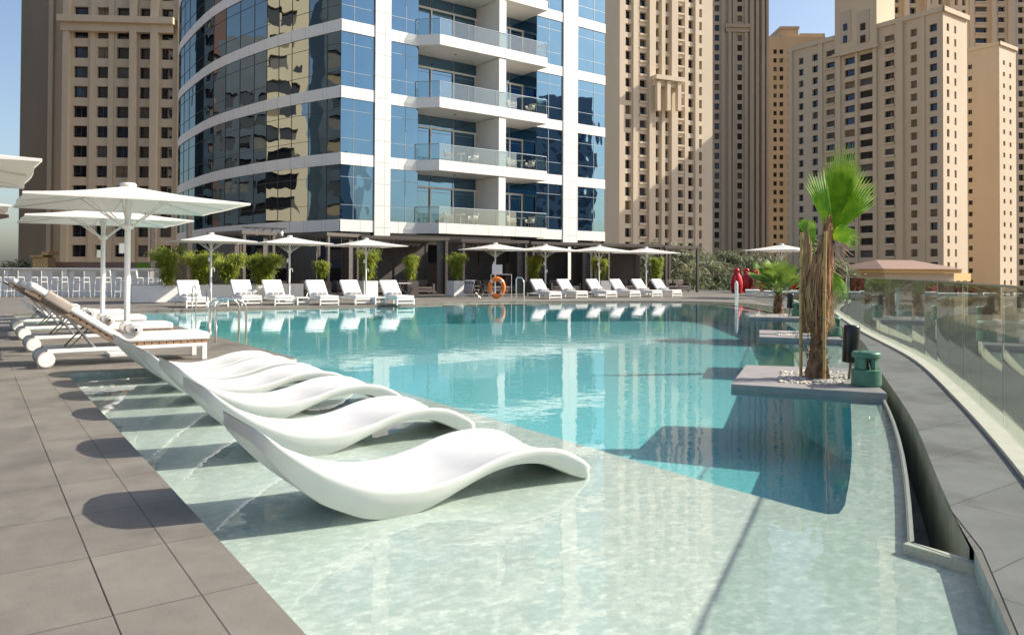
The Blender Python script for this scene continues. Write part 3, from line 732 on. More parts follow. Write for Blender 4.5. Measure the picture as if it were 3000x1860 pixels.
def tall_palm(loc, label, seed, hh, main=True):
    rnd = random.Random(seed)
    r = thing('fan_palm', label, 'palm tree', loc, 0, 'fan palms on the stone ledges')
    mb = MB(); trunk_mesh(mb, hh*.85, .085, .05, M['bark'], .06, rnd); spikes(mb, .05, .8, .13, 120, M['bark'], rnd, .07); mb.build('trunk', r)
    # dry sheaths and hanging strands
    mb = MB()
    lean_ = 1.0 if main else .2
    for k in range(340):
        a = rnd.random()*2*PI; z1 = hh*rnd.uniform(.6, 1.12); z0 = hh*rnd.uniform(.25, .55); ra = rnd.uniform(.07, .165); w = rnd.uniform(.004, .016)
        c, s_ = math.cos(a), math.sin(a); pts = []
        for j in range(5):
            f = j/4; z = z1+(z0-z1)*f; hz_ = z/hh; pf = max(.25, math.sin(PI*min(1, max(0, (hz_-.1)/.95)))**.8); rad = ra*pf+.03*math.sin(f*5+k)*f; aa = a+.25*math.sin(f*3+k)
            pts.append(Vector((rad*math.cos(aa)+lean_*max(0, hz_-.6)*.35, rad*math.sin(aa), z)))
        sd = Vector((-s_, c, 0))*w
        for j in range(4): mb.add([pts[j]-sd*(1-.15*j), pts[j]+sd*(1-.15*j), pts[j+1]+sd*(.85-.15*j), pts[j+1]-sd*(.85-.15*j)], [(0, 1, 2, 3)], M['drybark'])
    for k in range(7):
        a = k*2.4; mb.tube([(.08*math.cos(a), .08*math.sin(a), hh*.42), (.03*lean_+.08*math.cos(a), .08*math.sin(a), hh*(.68+.04*(k%3))), (.13*lean_+.04*math.cos(a+.3), .04*math.sin(a+.3), hh*(.96+.05*(k%4)))], [.02, .028, .012], M['drybark'], 6)
    mb.build('dry_sheath', r)
    top_ = Vector((0, 0, hh))
    if main:
        for (d, sz, ns, sp, po) in [((.1, -.1, 1), 1.2, 23, .32, (.2, -.03, .02)), ((.55, .12, 1), 1.05, 19, .42, (.22, .04, -.04)), ((.05, .25, 1), .95, 17, .42, (.16, .06, .0)), ((.95, -.2, .45), .42, 14, .6, (.16, 0, -.08)), ((-.15, -.1, 1), .42, 9, .25, (-.04, 0, -.2)), ((.55, -.3, -.7), .42, 14, .4, (.1, 0, -.45))]:
            mb = MB(); b = top_+Vector(po); nrm = Vector((.25, -1, .15))
            mb.tube([(0, 0, hh-.45), b], .014, M['palmleaf'], 5); fan_leaf(mb, b, d, sz, ns, sp, M['palmleaf'], .06 if d[2] > .5 else .35, rnd, normal=nrm, split=.6); mb.build('frond', r)
    else:
        for (d, sz, ns, sp) in [((-.1, -.1, 1), .42, 18, .5), ((-.3, .1, 1), .4, 14, .5), ((.3, .1, .8), .4, 14, .5)]:
            mb = MB(); b = top_; fan_leaf(mb, b, d, sz, ns, sp, M['palmleaf'], .1, rnd, normal=Vector((.1, -1, .1)), split=.65); mb.build('frond', r)
    mb = MB()
    for k in range(34):
        a = rnd.uniform(-1.6, 2.2); b = top_+Vector((0, 0, -rnd.uniform(.05, .7))); l = rnd.uniform(.35, .75) if k < 5 else rnd.uniform(.15, .4)
        pts = [b]; d = Vector((math.cos(a), -.3*rnd.random(), .35))
        for j in range(1, 6): f = j/5; pts.append(b+Vector((d.x*l*f, d.y*l*f, .25*l*f-l*.55*f*f)))
        mb.tube(pts, [.009, .008, .007, .006, .005, .003], M['deadleaf'], 4)
    for k in range(5): 
        b = top_+Vector((.05, 0, -.5-.1*k)); fan_leaf(mb, b, (rnd.uniform(.2, .8), -.3, -1), .38, 10, .35, M['deadleaf'], .2, rnd, normal=Vector((.2, -1, 0)), split=.4)
    mb.build('dead_frond', r)
    for (sx, sy) in ([(.015, -.19), (-.19, .05)] if main else [(.03, -.14)]):
        mb = MB(); mb.tube([(sx, sy, 0), (sx*1.0, sy*1.0, hh*.5), (sx*1.05+.02, sy*.95, hh*1.0)], .021, M['stake'], 8)
        for z in (.4, .75, 1.1, 1.4): mb.lathe([(.021, z-.008), (.026, z), (.021, z+.008)], M['darkwood'], 8, Matrix.Translation((sx, sy, 0)))
        mb.build('stake', r)
    return r
p = G(2394, 1106, LZ+.01); tall_palm(p, 'tall staked fan palm with bright green fan and shaggy brown trunk on the nearest ledge', 3, 1.86)
p = G(2362, 976, LZ+.01); tall_palm(p, 'dark shaggy staked palm standing just behind the tall one on the second ledge', 9, 2.2, False)
p = G(2280, 919, LZ+.01); rnd = random.Random(5)
r = thing('fan_palm', 'short young fan palm with a wide spreading crown on the farthest ledge', 'palm tree', p, 0, 'fan palms on the stone ledges')
mb = MB(); trunk_mesh(mb, .62, .13, .11, M['bark'], .03, rnd); spikes(mb, .05, .62, .15, 90, M['bark'], rnd, .1); mb.build('trunk', r)
for k in range(26):
    a = k*2.399; el = .25+.75*((k*7) % 26)/26; c, s_ = math.cos(a), math.sin(a)
    d = Vector((c*math.cos(el*1.35), s_*math.cos(el*1.35), math.sin(el*1.35))); b = Vector((0, 0, .6)); l = rnd.uniform(.35, .6)
    e = b+d*l+Vector((0, 0, .05)); mb = MB(); mb.tube([b, b+d*l*.5+Vector((0, 0, .05)), e], [.012, .01, .008], M['palmleaf2'], 4)
    fan_leaf(mb, e, d+Vector((0, 0, .12)), rnd.uniform(.65, .9), 22, .75, M['palmleaf2'], .12, rnd, normal=Vector((-d.x*.5, -d.y*.5, 1)).normalized(), split=.5); mb.build('frond', r)
mb = MB()
for k in range(5):
    a = -.3+.25*k; b = Vector((0, 0, .6)); e = b+Vector((math.cos(a)*.7, -.1, -.2+.05*k)); mb.tube([b, (b+e)/2+Vector((0, 0, .1)), e], .01, M['deadleaf'], 4)
    fan_leaf(mb, e, (math.cos(a), -.1, -.1), .5, 12, .4, M['deadleaf'], .1, rnd)
mb.build('dead_frond', r)
# ------------------------------------------------------------------ speakers
def green_speaker(loc, label):
    r = thing('garden_speaker', label, 'speaker', loc, .2, 'green mushroom shaped garden speakers')
    mb = MB(); mb.lathe([(0, 0), (.165, 0), (.17, .02), (.165, .19), (.13, .2), (0, .2)], M['green'], 32, None, False); mb.build('body', r)
    mb = MB()
    for k in range(4):
        a = k*PI/2+.5; c, s_ = math.cos(a), math.sin(a); T = Matrix.Rotation(a, 4, 'Z'); mb.box((.075, -.045, .2), (.125, .045, .335), M['green'], T)
    mb.build('posts', r, .008)
    mb = MB(); mb.lathe([(0, .335), (.15, .335), (.162, .345), (.162, .385), (.15, .405), (0, .415)], M['green'], 32, None, False); mb.build('cap', r)
    mb = MB(); mb.lathe([(.0, .3), (.03, .28), (.05, .2)], M['black'], 12); mb.build('cone', r)
    return r
def black_speaker(loc, rot, label):
    r = thing('bollard_speaker', label, 'speaker', loc, rot, 'black cylindrical speakers on stakes')
    T = Matrix.Rotation(.06, 4, 'Y')
    mb = MB(); prof = []
    mb.lathe([(0, .21), (.085, .21), (.1, .225), (.1, .66), (.09, .685), (0, .69)], M['black'], 24, T @ Matrix.Diagonal((1, .8, 1, 1))); mb.build('cabinet', r)
    mb = MB(); mb.tube([(0, 0, 0), (.012, 0, .215)], .018, M['darkwood'], 8, T); mb.build('stake', r); return r
gs = green_speaker(G(2538, 1129, LZ+.001), 'green mushroom garden speaker nearest the camera, on the corner of the nearest ledge')
dup(gs, G(2441, 984, LZ+.001), 1.0, 'green garden speaker on the second ledge, partly behind the tall palm')
dup(gs, G(2336, 925.5, LZ+.001), .3, 'small looking green garden speaker on the farthest ledge by the short palm')
bs = black_speaker(G(2487, 1110, LZ), 0, 'tall black cylindrical speaker on a stake behind the nearest green speaker')
dup(bs, G(2313, 922.5, LZ), 0, 'black cylindrical speaker beside the short palm on the farthest ledge')
dup(bs, G(2424, 977, LZ), 0, 'black cylindrical speaker on the second ledge, mostly hidden by the palm trunk')
# ------------------------------------------------------------------ life ring stand
p = G(1455, 874.5); r = thing('life_ring', 'orange life ring hanging upright on a thin white stand at the far pool edge', 'life ring', p+Vector((0, .0, 0)), 0)
mb = MB(); vs = []; fs = []
for i in range(32):
    a = 2*PI*i/32
    for k in range(12): b_ = 2*PI*k/12; R_ = .36+.1*math.cos(b_); vs.append((R_*math.cos(a), .085*math.sin(b_), .56+R_*1.22*math.sin(a)))
for i in range(32):
    for k in range(12): fs.append((i*12+k, ((i+1) % 32)*12+k, ((i+1) % 32)*12+(k+1) % 12, i*12+(k+1) % 12))
mb.add(vs, fs, M['orange'], None, True); mb.build('ring', r)
mb = MB()
for i in range(4):
    a = PI/4+i*PI/2; mb.lathe([(.108, -.04), (.11, 0), (.108, .04)], M['white'], 12, Matrix.Translation((.36*math.cos(a), 0, .56+.44*math.sin(a))) @ Matrix.Rotation(-a, 4, 'Y') @ Matrix.Rotation(0, 4, 'X'))
mb.build('band', r)
r2 = thing('ring_stand', 'thin white metal stand with a white notice board behind the orange life ring', 'stand', p+Vector((.25, .35, 0)), 0)
mb = MB()
for x in (-.55, .5): mb.tube([(x, 0, 0), (x, 0, 1.22)], .015, M['white'], 6)
mb.tube([(-.55, 0, 1.22), (.5, 0, 1.22)], .015, M['white'], 6); mb.tube([(-.55, 0, .6), (.5, 0, .6)], .012, M['white'], 6); mb.build('frame', r2)
mb = MB(); mb.box((-.5, -.03, 1.24), (.02, .0, 1.72), M['white']); mb.build('board', r2, .004)
# chairs draped at left of ring
def metal_chair(loc, rot, label, group, mt, towel_=False):
    r = thing('armchair', label, 'chair', loc, rot, group)
    mb = MB(); rbox(mb, (-.26, -.25, .4), (.26, .27, .46), mt, None, .02); mb.build('seat', r)
    mb = MB(); T = Matrix.Translation((0, .25, .44)) @ Matrix.Rotation(-.2, 4, 'X'); rbox(mb, (-.27, -.02, 0), (.27, .03, .42), mt, T, .015); mb.build('backrest', r)
    for x in (-.27, .27): mb = MB(); mb.tube([(x, .25, .62), (x, -.1, .63), (x, -.22, .6)], .02, mt, 6); mb.build('armrest', r)
    for sx in (-1, 1):
        for sy in (-1, 1): mb = MB(); mb.tube([(sx*.05, sy*.05, .4), (sx*.3, sy*.26, 0)], .014, M['steel'], 6); mb.build('leg', r)
    return r
q = G(1385, 874); c1 = metal_chair(q, 2.6, 'dark armchair with splayed steel legs left of the life ring', 'dark armchairs', M['sofa'])
mb = MB(); vs = []; fs = []
for i in range(9):
    for j in range(9):
        x = -.3+.6*i/8; f = j/8; vs.append((x+.03*math.sin(j*1.7), .34-.18*f+.04*math.sin(i*2.1+j)+(.05 if j < 5 else -.1), .25+.66*math.sin(PI*min(f, .6)/1.2)+.0))
for i in range(8):
    for j in range(8): fs.append((i*9+j, (i+1)*9+j, (i+1)*9+j+1, i*9+j+1))
mb.add(vs, fs, M['stripe'], None, True); o = mb.build('striped_towel', None, 0, q, 2.6); o.modifiers.new('solid', 'SOLIDIFY').thickness = .015
tag(o, 'striped towel draped over the dark armchair left of the life ring', 'towel')
dup(c1, G(1420, 868), 1.9, 'dark armchair directly behind the life ring, its back to the cabana')
# ------------------------------------------------------------------ glass tower
C0 = (atY(994, 47.4), 47.4); AT = math.radians(37.2)
gt = thing('glass_tower', 'curved blue glass tower with white bands and stacked balconies', 'tower', (C0[0], C0[1], 0), AT)
def ux(x): return colhit(x, C0, AT)
zb0 = 4.56; fh = 4.14; bh = .73; NF = 7
tops_ = [zb0+fh*k for k in range(NF)]
uE = ux(1770); uP1, uP1b = ux(1093), ux(1139); uR0, uR1 = ux(1222), ux(1570); uP2, uP2b = ux(1646), ux(1688)
DEP = 1.7
mb = MB()
def panels(mb, x0, x1, y, z0, z1, m, nx, T=None, gap=.012, th=.15):
    for i in range(nx):
        a = x0+(x1-x0)*i/nx; b_ = x0+(x1-x0)*(i+1)/nx; mb.box((a+gap/2, y, z0), (b_-gap/2, y+th, z1), m, T)
for k, zt in enumerate(tops_):
    for a, b_ in ((0.0, uP1-.002), (uP1b+.002, uR0-.002), (uR1+.002, uP2-.002), (uP2b+.002, uE)):
        mb = MB(); mb.box((a, -.08, zt-bh), (b_, .3, zt), M['band']); mb.build('spandrel', gt)
for a, b_ in ((uP1, uP1b), (uP2, uP2b)):
    mb = MB(); mb.box((a, -.14, 3.2), (b_, .1, tops_[-1]), M['pilast']); mb.build('pilaster', gt)
M['mullionL'] = pmat('dark_mullion', (.05, .055, .06), .4)
def window(parent, x0, x1, y, z0, z1, mg, vm, hm, T=None, mw=.03):
    mmu = M['mullionL'] if mg is M['glassL'] else M['mullion']
    mb = MB(); mb.quad((x0, y, z0), (x1, y, z0), (x1, y, z1), (x0, y, z1), mg, T); w = mb.build('window', parent)
    mb = MB()
    for f in vm: xx = x0+(x1-x0)*f; mb.box((xx-mw/2, y-.025, z0), (xx+mw/2, y-.003, z1), mmu, T)
    for f in hm: zz = z0+(z1-z0)*f; mb.box((x0, y-.022, zz-mw/2), (x1, y-.004, zz+mw/2), mmu, T)
    mb.build('frame', w); return w
for k in range(NF-1):
    z0, z1 = tops_[k], tops_[k+1]-bh
    for a, b_, vm in ((0.02, uP1, (.38,)), (uP1b, uR0, (.55,)), (uR1, uP2, (.45,)), (uP2b, uE, (.6,))):
        window(gt, a, b_, 0, z0, z1, M['glassR'], vm, (.27, .78))
    # recess
    uF = ux(1431); uF2 = ux(1451)
    # fin
    mb = MB(); mb.box((uF, -1.18, z0), (uF2, DEP-.02, z1), M['spandrel']); mb.build('fin_wall', gt)
    mb = MB(); mb.box((uR0-.02, .0, z0), (uR0, DEP, z1), M['glassR']); mb.build('recess_side', gt); mb = MB(); mb.box((uR1, .0, z0), (uR1+.02, DEP, z1), M['glassR']); mb.build('recess_side', gt)
    for a, b_ in ((uR0, uF), (uF2, uR1)):
        window(gt, a, b_, DEP, z0, z1, M['glassR'], (.33, .66), (.68,))
        d = MB()
        for f in (.02, .34, .66, .98):
            xx = a+(b_-a)*f; d.box((xx-.05, DEP-.12, z0), (xx+.05, DEP-.05, z0+2.55), M['spandrel'])
        d.box((a, DEP-.13, z0+2.55), (b_, DEP-.04, z0+2.68), M['spandrel']); d.build('door_frame', gt)
for k in range(NF):
    zt = tops_[k]
    fx, ex = 6.41, 15.6
    plan = [(uR0-.25, -.0), (fx, -1.25), (ex, -1.25), (ex, 0.0), (uR1-.01, .0), (uR1-.01, DEP), (uR0+.01, DEP), (uR0+.01, 0)]
    mb = MB(); mb.prism(plan, zt-bh+.03, zt-.01, M['spandrel'])
    # panel joints on the front
    bal_ = mb.build('balcony', gt)
    mb = MB()
    for i in range(8):
        xx = fx+(ex-fx)*(i+.5)/8; mb.box((xx-.008, -1.254, zt-bh+.03), (xx+.008, -1.2505, zt-.01), M['mullion'])
    for x_, y_ in ((8.5, .1), (12.8, .1)): mb.lathe([(.09, zt-bh-.02), (.09, zt-bh+.03)], M['mullion'], 10, Matrix.Translation((x_, y_, 0))); mb.lathe([(0, zt-bh-.02), (.09, zt-bh-.02)], M['mullion'], 10, Matrix.Translation((x_, y_, 0)))
    mb.build('joint', bal_)
    if k < NF-1:
        mb = MB(); pl = [(uR0-.2, -.03), (fx+.03, -1.2), (ex-.03, -1.2), (ex-.03, -.02)]
        for i in range(3):
            a, b_ = Vector(pl[i]), Vector(pl[i+1]); t = (b_-a).normalized(); n = Vector((-t.y, t.x))*.01; mb.prism([a+n, a-n, b_-n, b_+n], zt+.0, zt+1.02, M['balcglass'])
        mb.build('glass_railing', bal_)
        mb = MB()
        for i in range(3): mb.tube([(pl[i][0], pl[i][1], zt+1.04), (pl[i+1][0], pl[i+1][1], zt+1.04)], .025, M['mullion'], 6)
        for q in pl+[(fx+2.3, -1.2), (fx+4.6, -1.2), (fx+6.9, -1.2)]: mb.tube([(q[0], q[1], zt-.01), (q[0], q[1], zt+1.03)], .02, M['mullion'], 6)
        mb.build('handrail', bal_)
# curved wing, in tower local coordinates
Lc = Matrix.Rotation(-AT, 3, 'Z')
arcw = smooth_poly([(-10.66, 47.4), (-14.4, 49.9), (-17.8, 52.7), (-22.4, 57.3), (-26.6, 63), (-29.6, 67.9), (-31.5, 74), (-32, 82)], 3)
arc = [(Lc @ Vector((p[0]-C0[0], p[1]-C0[1], 0))) for p in arcw]
for i in range(len(arc)-1):
    a, b_ = arc[i+1], arc[i]; d = b_-a; ln = d.length; T = Matrix.Translation((a.x, a.y, 0)) @ Matrix.Rotation(math.atan2(d.y, d.x), 4, 'Z')
    for zt in tops_: mb = MB(); mb.box((-.01, -.06, zt-bh), (ln+.01, .1, zt), M['band']); mb.build('spandrel', gt).matrix_local = T
    for k in range(NF-1): window(gt, 0, ln, 0, tops_[k], tops_[k+1]-bh, M['glassL'], (0,), (.27, .78), T, .02)
# ground floor and soffit
mb = MB(); mb.box((0.2, .15, 0), (uE-.2, .3, zb0-bh), M['pane']); 
for i in range(len(arc)-1):
    a, b_ = arc[i+1], arc[i]; d = b_-a; T = Matrix.Translation((a.x, a.y, 0)) @ Matrix.Rotation(math.atan2(d.y, d.x), 4, 'Z'); mb.box((0, .15, 0), (d.length, .2, zb0-bh), M['pane'], T)
mb.build('lobby_glass', gt)
mb = MB(); mb.box((uP1+.1, -.12, 0), (uP1b-.1, .14, 3.2), M['spandrel']); mb.build('column', gt); mb = MB(); mb.box((uP2, -.3, 0), (uP2b, .1, 3.2), M['spandrel']); mb.build('column', gt)
core = [Vector((0.3, .35))]+[Vector((uE-.05, .35)), Vector((uE-.05, 25)), Vector((2, 30))]
mb = MB(); mb.box((.3, DEP+.2, 0), (uE-.1, 22, tops_[-1]), M['mullion']); mb.quad((uE, .05, 0), (uE, 22, 0), (uE, 22, tops_[-1]), (uE, .05, tops_[-1]), M['glassR']); mb.build('core', gt)
# balcony furniture
def bchair(loc, rot, label):
    r = thing('balcony_chair', label, 'chair', loc, rot, 'cream wicker chairs on the tower balconies')
    mb = MB(); rbox(mb, (-.26, -.25, .36), (.26, .25, .44), M['wicker'], None, .03); mb.build('seat', r)
    mb = MB(); T = Matrix.Translation((0, .22, .4)) @ Matrix.Rotation(-.18, 4, 'X'); rbox(mb, (-.27, -.03, 0), (.27, .03, .42), M['wicker'], T, .02); mb.build('backrest', r)
    for x in (-.26, .26): mb = MB(); mb.box((x-.03, -.22, .44), (x+.03, .2, .62), M['wicker']); mb.build('armrest', r, .01)
    for sx in (-1, 1):
        for sy in (-1, 1): mb = MB(); mb.tube([(sx*.2, sy*.19, .36), (sx*.24, sy*.23, 0)], .015, M['mesh_back'], 5); mb.build('leg', r)
    return r
TL = Matrix.Translation((C0[0], C0[1], 0)) @ Matrix.Rotation(AT, 4, 'Z')
def tw_(x, y, z): return TL @ Vector((x, y, z))
bc = None
flo = ['lowest', 'second', 'third', 'fourth']
for k in range(3):
    for j, (x, rt) in enumerate([(7.6, 1.2), (9.6, -1.4), (13.0, 1.3), (14.6, -1.2)]):
        if k == 2 and j < 2: continue
        p = tw_(x, -.5, tops_[k]); lb = 'cream wicker chair on the %s tower balcony, %s' % (flo[k], ['at its left end', 'just left of the dividing fin', 'just right of the dividing fin', 'at its right end'][j])
        if not bc: bc = bchair(p, AT+rt, lb)
        else: dup(bc, p, AT+rt, lb)
bt = None
for k in range(2):
    for j, x in enumerate((8.6, 13.8)):
        p = tw_(x, -.5, tops_[k]); lb = 'small round table on the %s tower balcony, %s half' % (flo[k], ('left', 'right')[j])
        if not bt:
            bt = thing('balcony_table', lb, 'table', p, 0, 'small round balcony tables'); mb = MB(); mb.lathe([(0, .66), (.3, .66), (.3, .69), (0, .69)], M['wicker'], 16); mb.build('table_top', bt)
            mb = MB(); mb.tube([(0, 0, 0), (0, 0, .66)], .03, M['mesh_back'], 8); mb.lathe([(.2, 0), (.2, .02), (0, .03)], M['mesh_back'], 12); mb.build('leg', bt)
        else: dup(bt, p, None, lb)
# ------------------------------------------------------------------ beige towers
MESHCACHE = {}
def pane_mesh(w, h, rec, m, balc):
    key = (round(w, 2), round(h, 2), round(rec, 2), m.name, balc)
    if key in MESHCACHE: return MESHCACHE[key]
    mb = MB(); mb.quad((0, rec, 0), (w, rec, 0), (w, rec, h), (0, rec, h), m)
    mb.box((w/2-.04, rec-.06, 0), (w/2+.04, rec-.01, h), M['dark']); mb.box((0, rec-.05, h*.28-.03), (w/2-.045, rec-.012, h*.28+.03), M['dark'])
    if balc: mb.box((-.12, -.35, -.25), (w+.12, .1, .22), M['bB']); mb.box((.02, -.02, .6), (w-.02, .02, .66), M['dark'])
    me_o = mb.build('window'); me = me_o.data; bpy.data.objects.remove(me_o); MESHCACHE[key] = me; return me
def facade(root, T, Wd, z0, z1, cols, rows, m, rec=.5, cap=99, vis_top=None, cnt=None, rnd=random, balc=(), blind=()):
    """wall in plane y=0 of T, outward -y; cols (x0,x1), rows (za,zb)"""
    mb = MB(); rows = sorted(rows); z = z0
    cols = sorted(cols)
    for (a, b_) in rows:
        if a > z: mb.quad((0, 0, z), (Wd, 0, z), (Wd, 0, a), (0, 0, a), m, T)
        x = 0
        for (c, d) in cols:
            if c > x: mb.quad((x, 0, a), (c, 0, a), (c, 0, b_), (x, 0, b_), m, T)
            for q in (((c, 0, a), (c, rec+.1, a), (c, rec+.1, b_), (c, 0, b_)), ((d, 0, a), (d, 0, b_), (d, rec+.1, b_), (d, rec+.1, a)), ((c, 0, a), (d, 0, a), (d, rec+.1, a), (c, rec+.1, a)), ((c, 0, b_), (c, rec+.1, b_), (d, rec+.1, b_), (d, 0, b_))): mb.quad(*q, m, T)
            x = d
        if x < Wd: mb.quad((x, 0, a), (Wd, 0, a), (Wd, 0, b_), (x, 0, b_), m, T)
        z = b_
    if z < z1: mb.quad((0, 0, z), (Wd, 0, z), (Wd, 0, z1), (0, 0, z1), m, T)
    mb.build('facade', root)
    rest = MB(); n = cnt or [0]
    allw = [(a, b_, c, d, i) for (a, b_) in rows for i, (c, d) in enumerate(cols)]
    for (a, b_, c, d, i) in allw:
        mt = M['blind'] if (i in blind or rnd.random() < .06) else (M['curtain'] if rnd.random() < .2 else M['pane'])
        if (vis_top is None or a < vis_top) and n[0] < cap:
            o = bpy.data.objects.new('window', pane_mesh(d-c, b_-a, rec, mt, i in balc)); COL.objects.link(o); o.parent = root
            o.matrix_local = T @ Matrix.Translation((c, 0, a)); n[0] += 1
        else:
            rest.quad((c, rec, a), (d, rec, a), (d, rec, b_), (c, rec, b_), mt, T)
            if i in balc: rest.box((c-.1, -.35, a-.25), (d+.1, .1, a+.2), m, T)
    return rest
def rows_from(zref, pitch, h, zmin, zmax):
    k0 = math.ceil((zmin-zref)/pitch); out = []
    k = k0
    while zref+k*pitch+h < zmax: out.append((zref+k*pitch, zref+k*pitch+h)); k += 1
    return out
def tower(name_label, P0, a, spec):
    """spec: front dict(W or x1px, cols px list, rowspx(y of window top,bottom,at x), pitch, ztop)"""
    root = thing('apartment_tower', name_label, 'tower', (P0[0], P0[1], -10), a, 'sandstone coloured apartment towers')
    cnt = [0]; rest = MB(); I = Matrix.Identity(4); ztop = spec['ztop']+10
    Wd = spec.get('W') or colhit(spec['x1'], P0, a)
    m = spec['m']; depth = spec['depth']
    cols = [(colhit(c[0], P0, a), colhit(c[1], P0, a)) for c in spec['cols']]
    xr, yt, yb = spec['row']; zt = hit(xr, yt, P0, a)[1]+10; zb = hit(xr, yb, P0, a)[1]+10
    rows = rows_from(zb, spec['pitch'], zt-zb, 2.5, ztop-1.5)
    vt = spec.get('vt'); rnd = random.Random(int(P0[0]*7))
    r_ = facade(root, I, Wd, 0, ztop, cols, rows, m, spec.get('rec', .5), 100, vt, cnt, rnd, spec.get('balc', ()), spec.get('blind', ()))
    rests = [r_]
    TR = Matrix.Translation((Wd, 0, 0)) @ Matrix.Rotation(PI/2, 4, 'Z')
    if 'rcols' in spec: rests.append(facade(root, TR, depth, 0, ztop, spec['rcols'], rows, spec.get('mr', m), .4, 100, vt, cnt, rnd))
    else: q = MB(); q.quad((0, 0, 0), (depth, 0, 0), (depth, 0, ztop), (0, 0, ztop), spec.get('mr', m), TR); q.build('side_wall', root)
    TLm = Matrix.Translation((0, depth, 0)) @ Matrix.Rotation(-PI/2, 4, 'Z')
    if 'lcols' in spec: rests.append(facade(root, TLm, depth, 0, ztop, spec['lcols'], rows, m, .4, 100, vt, cnt, rnd))
    else: q = MB(); q.quad((0, 0, 0), (depth, 0, 0), (depth, 0, ztop), (0, 0, ztop), m, TLm); q.build('side_wall', root)
    q = MB(); q.quad((Wd, depth, 0), (0, depth, 0), (0, depth, ztop), (Wd, depth, ztop), m); q.quad((0, 0, ztop), (Wd, 0, ztop), (Wd, depth, ztop), (0, depth, ztop), m)
    q.build('roof', root)
    allv = MB()
    for r_ in rests: 
        for i, f in enumerate(r_.f): allv.add([r_.v[j] for j in f], [tuple(range(len(f)))], r_.mats[r_.mi[i]])
    if allv.f: tag(allv.build('upper_windows', root), kind='stuff')
    def pil(x0, x1, pr=.5, z0=0, z1=ztop, mm=m):
        a0, a1 = colhit(x0, P0, a), colhit(x1, P0, a); q = MB(); q.box((a0, -pr, z0), (a1, -.005, z1), mm); q.build('pilaster', root)
    def cor(x0, x1, y, hgt, pr=1.0, xr_=None, mm=m):
        a0, a1 = colhit(x0, P0, a), colhit(x1, P0, a); z = hit(xr_ or x0, y, P0, a)[1]+10; q = MB(); q.box((a0, -pr*.6, z-hgt), (a1, -.004, z-hgt*.45), mm); q.box((a0-.3, -pr, z-hgt*.449), (a1+.3, -.003, z), mm); q.build('cornice', root)
    return root, pil, cor, Wd
# A, left tower
PA = (atY(183, 127), 127); aA = math.radians(4)
root, pil, cor, Wd = tower('sandstone tower at the left of the glass tower, behind the near parasols', PA, aA, dict(x1=560, cols=[(208, 250), (277, 310), (335, 373), (403, 441), (466, 500)], row=(300, 80, 114), pitch=3.3, ztop=80, m=M['bA'], depth=25, rec=.6, vt=58, rcols=[(3, 5), (9, 11)]))
for x0, x1, w in ((183, 201, .9), (380, 399, 1.2), (441, 462, 1.2), (520, 540, 1.0)): pil(x0, x1, w)
for x0, x1 in ((258, 272), (312, 328)): pil(x0, x1, .25)
cor(178, 505, 52, 2.4, 1.8)
Pw = (atY(140, 131), 131)
q = MB(); TA = Matrix.Rotation(-aA, 4, 'Z')
xa = atY(140, 130)-PA[0]; xb = atY(72, 136)-PA[0]
q.box((xa, 3, 0), (-.01, 24, 90), M['bA']); q.build('wing', root)
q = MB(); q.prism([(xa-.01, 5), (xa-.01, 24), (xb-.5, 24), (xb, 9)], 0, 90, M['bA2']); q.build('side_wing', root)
for x0, x1 in ((148, 160),):
    q = MB(); q.box((atY(x0, 130)-PA[0], 2.2, 0), (atY(x1, 130)-PA[0], 2.99, 90), M['bA']); q.build('pilaster', root)
# B
PB = (atY(1812, 184), 184); aB = math.radians(24)
root, pil, cor, Wd = tower('tall cream sandstone tower just right of the glass tower', PB, aB, dict(x1=2087, cols=[(1831, 1848), (1873, 1893), (1919, 1931), (1947, 1959), (1983, 2001), (2016, 2031), (2048, 2056)], row=(2024, 137, 162), pitch=3.3, ztop=112, m=M['bB'], depth=9, rec=1.0, vt=78, balc=(1, 4)))
for x0, x1, w in ((1812, 1829, .3), (1852, 1866, .4), (1897, 1915, .8), (1934, 1944, .6), (1962, 1980, .8), (2004, 2013, .25), (2034, 2045, .4)): pil(x0, x1, w)
cor(1905, 1982, 226, 2.4, 3.0)
q = MB()
for xp in (1912, 1941, 1972):
    a0 = colhit(xp-5, PB, aB); a1 = colhit(xp+5, PB, aB); z0 = hit(xp, 330, PB, aB)[1]+10; z1 = hit(xp, 245, PB, aB)[1]+10; q.box((a0, -2.6, z0), (a1, -1.5, z1), M['bB'])
q.build('column', root)
# C
PC = (atY(2087, 256), 256); aC = math.radians(2)
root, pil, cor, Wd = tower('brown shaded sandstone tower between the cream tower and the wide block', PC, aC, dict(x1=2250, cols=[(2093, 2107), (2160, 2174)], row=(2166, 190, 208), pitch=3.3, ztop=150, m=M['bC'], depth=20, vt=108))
for x0, x1, w in ((2112, 2122, .5), (2132, 2140, .8), (2145, 2152, .5), (2180, 2190, .6), (2194, 2204, 1.5), (2212, 2220, 1.0), (2228, 2236, 1.4), (2243, 2250, .8)): pil(x0, x1, w)
cor(2124, 2194, 74, 2.5, 1.5)
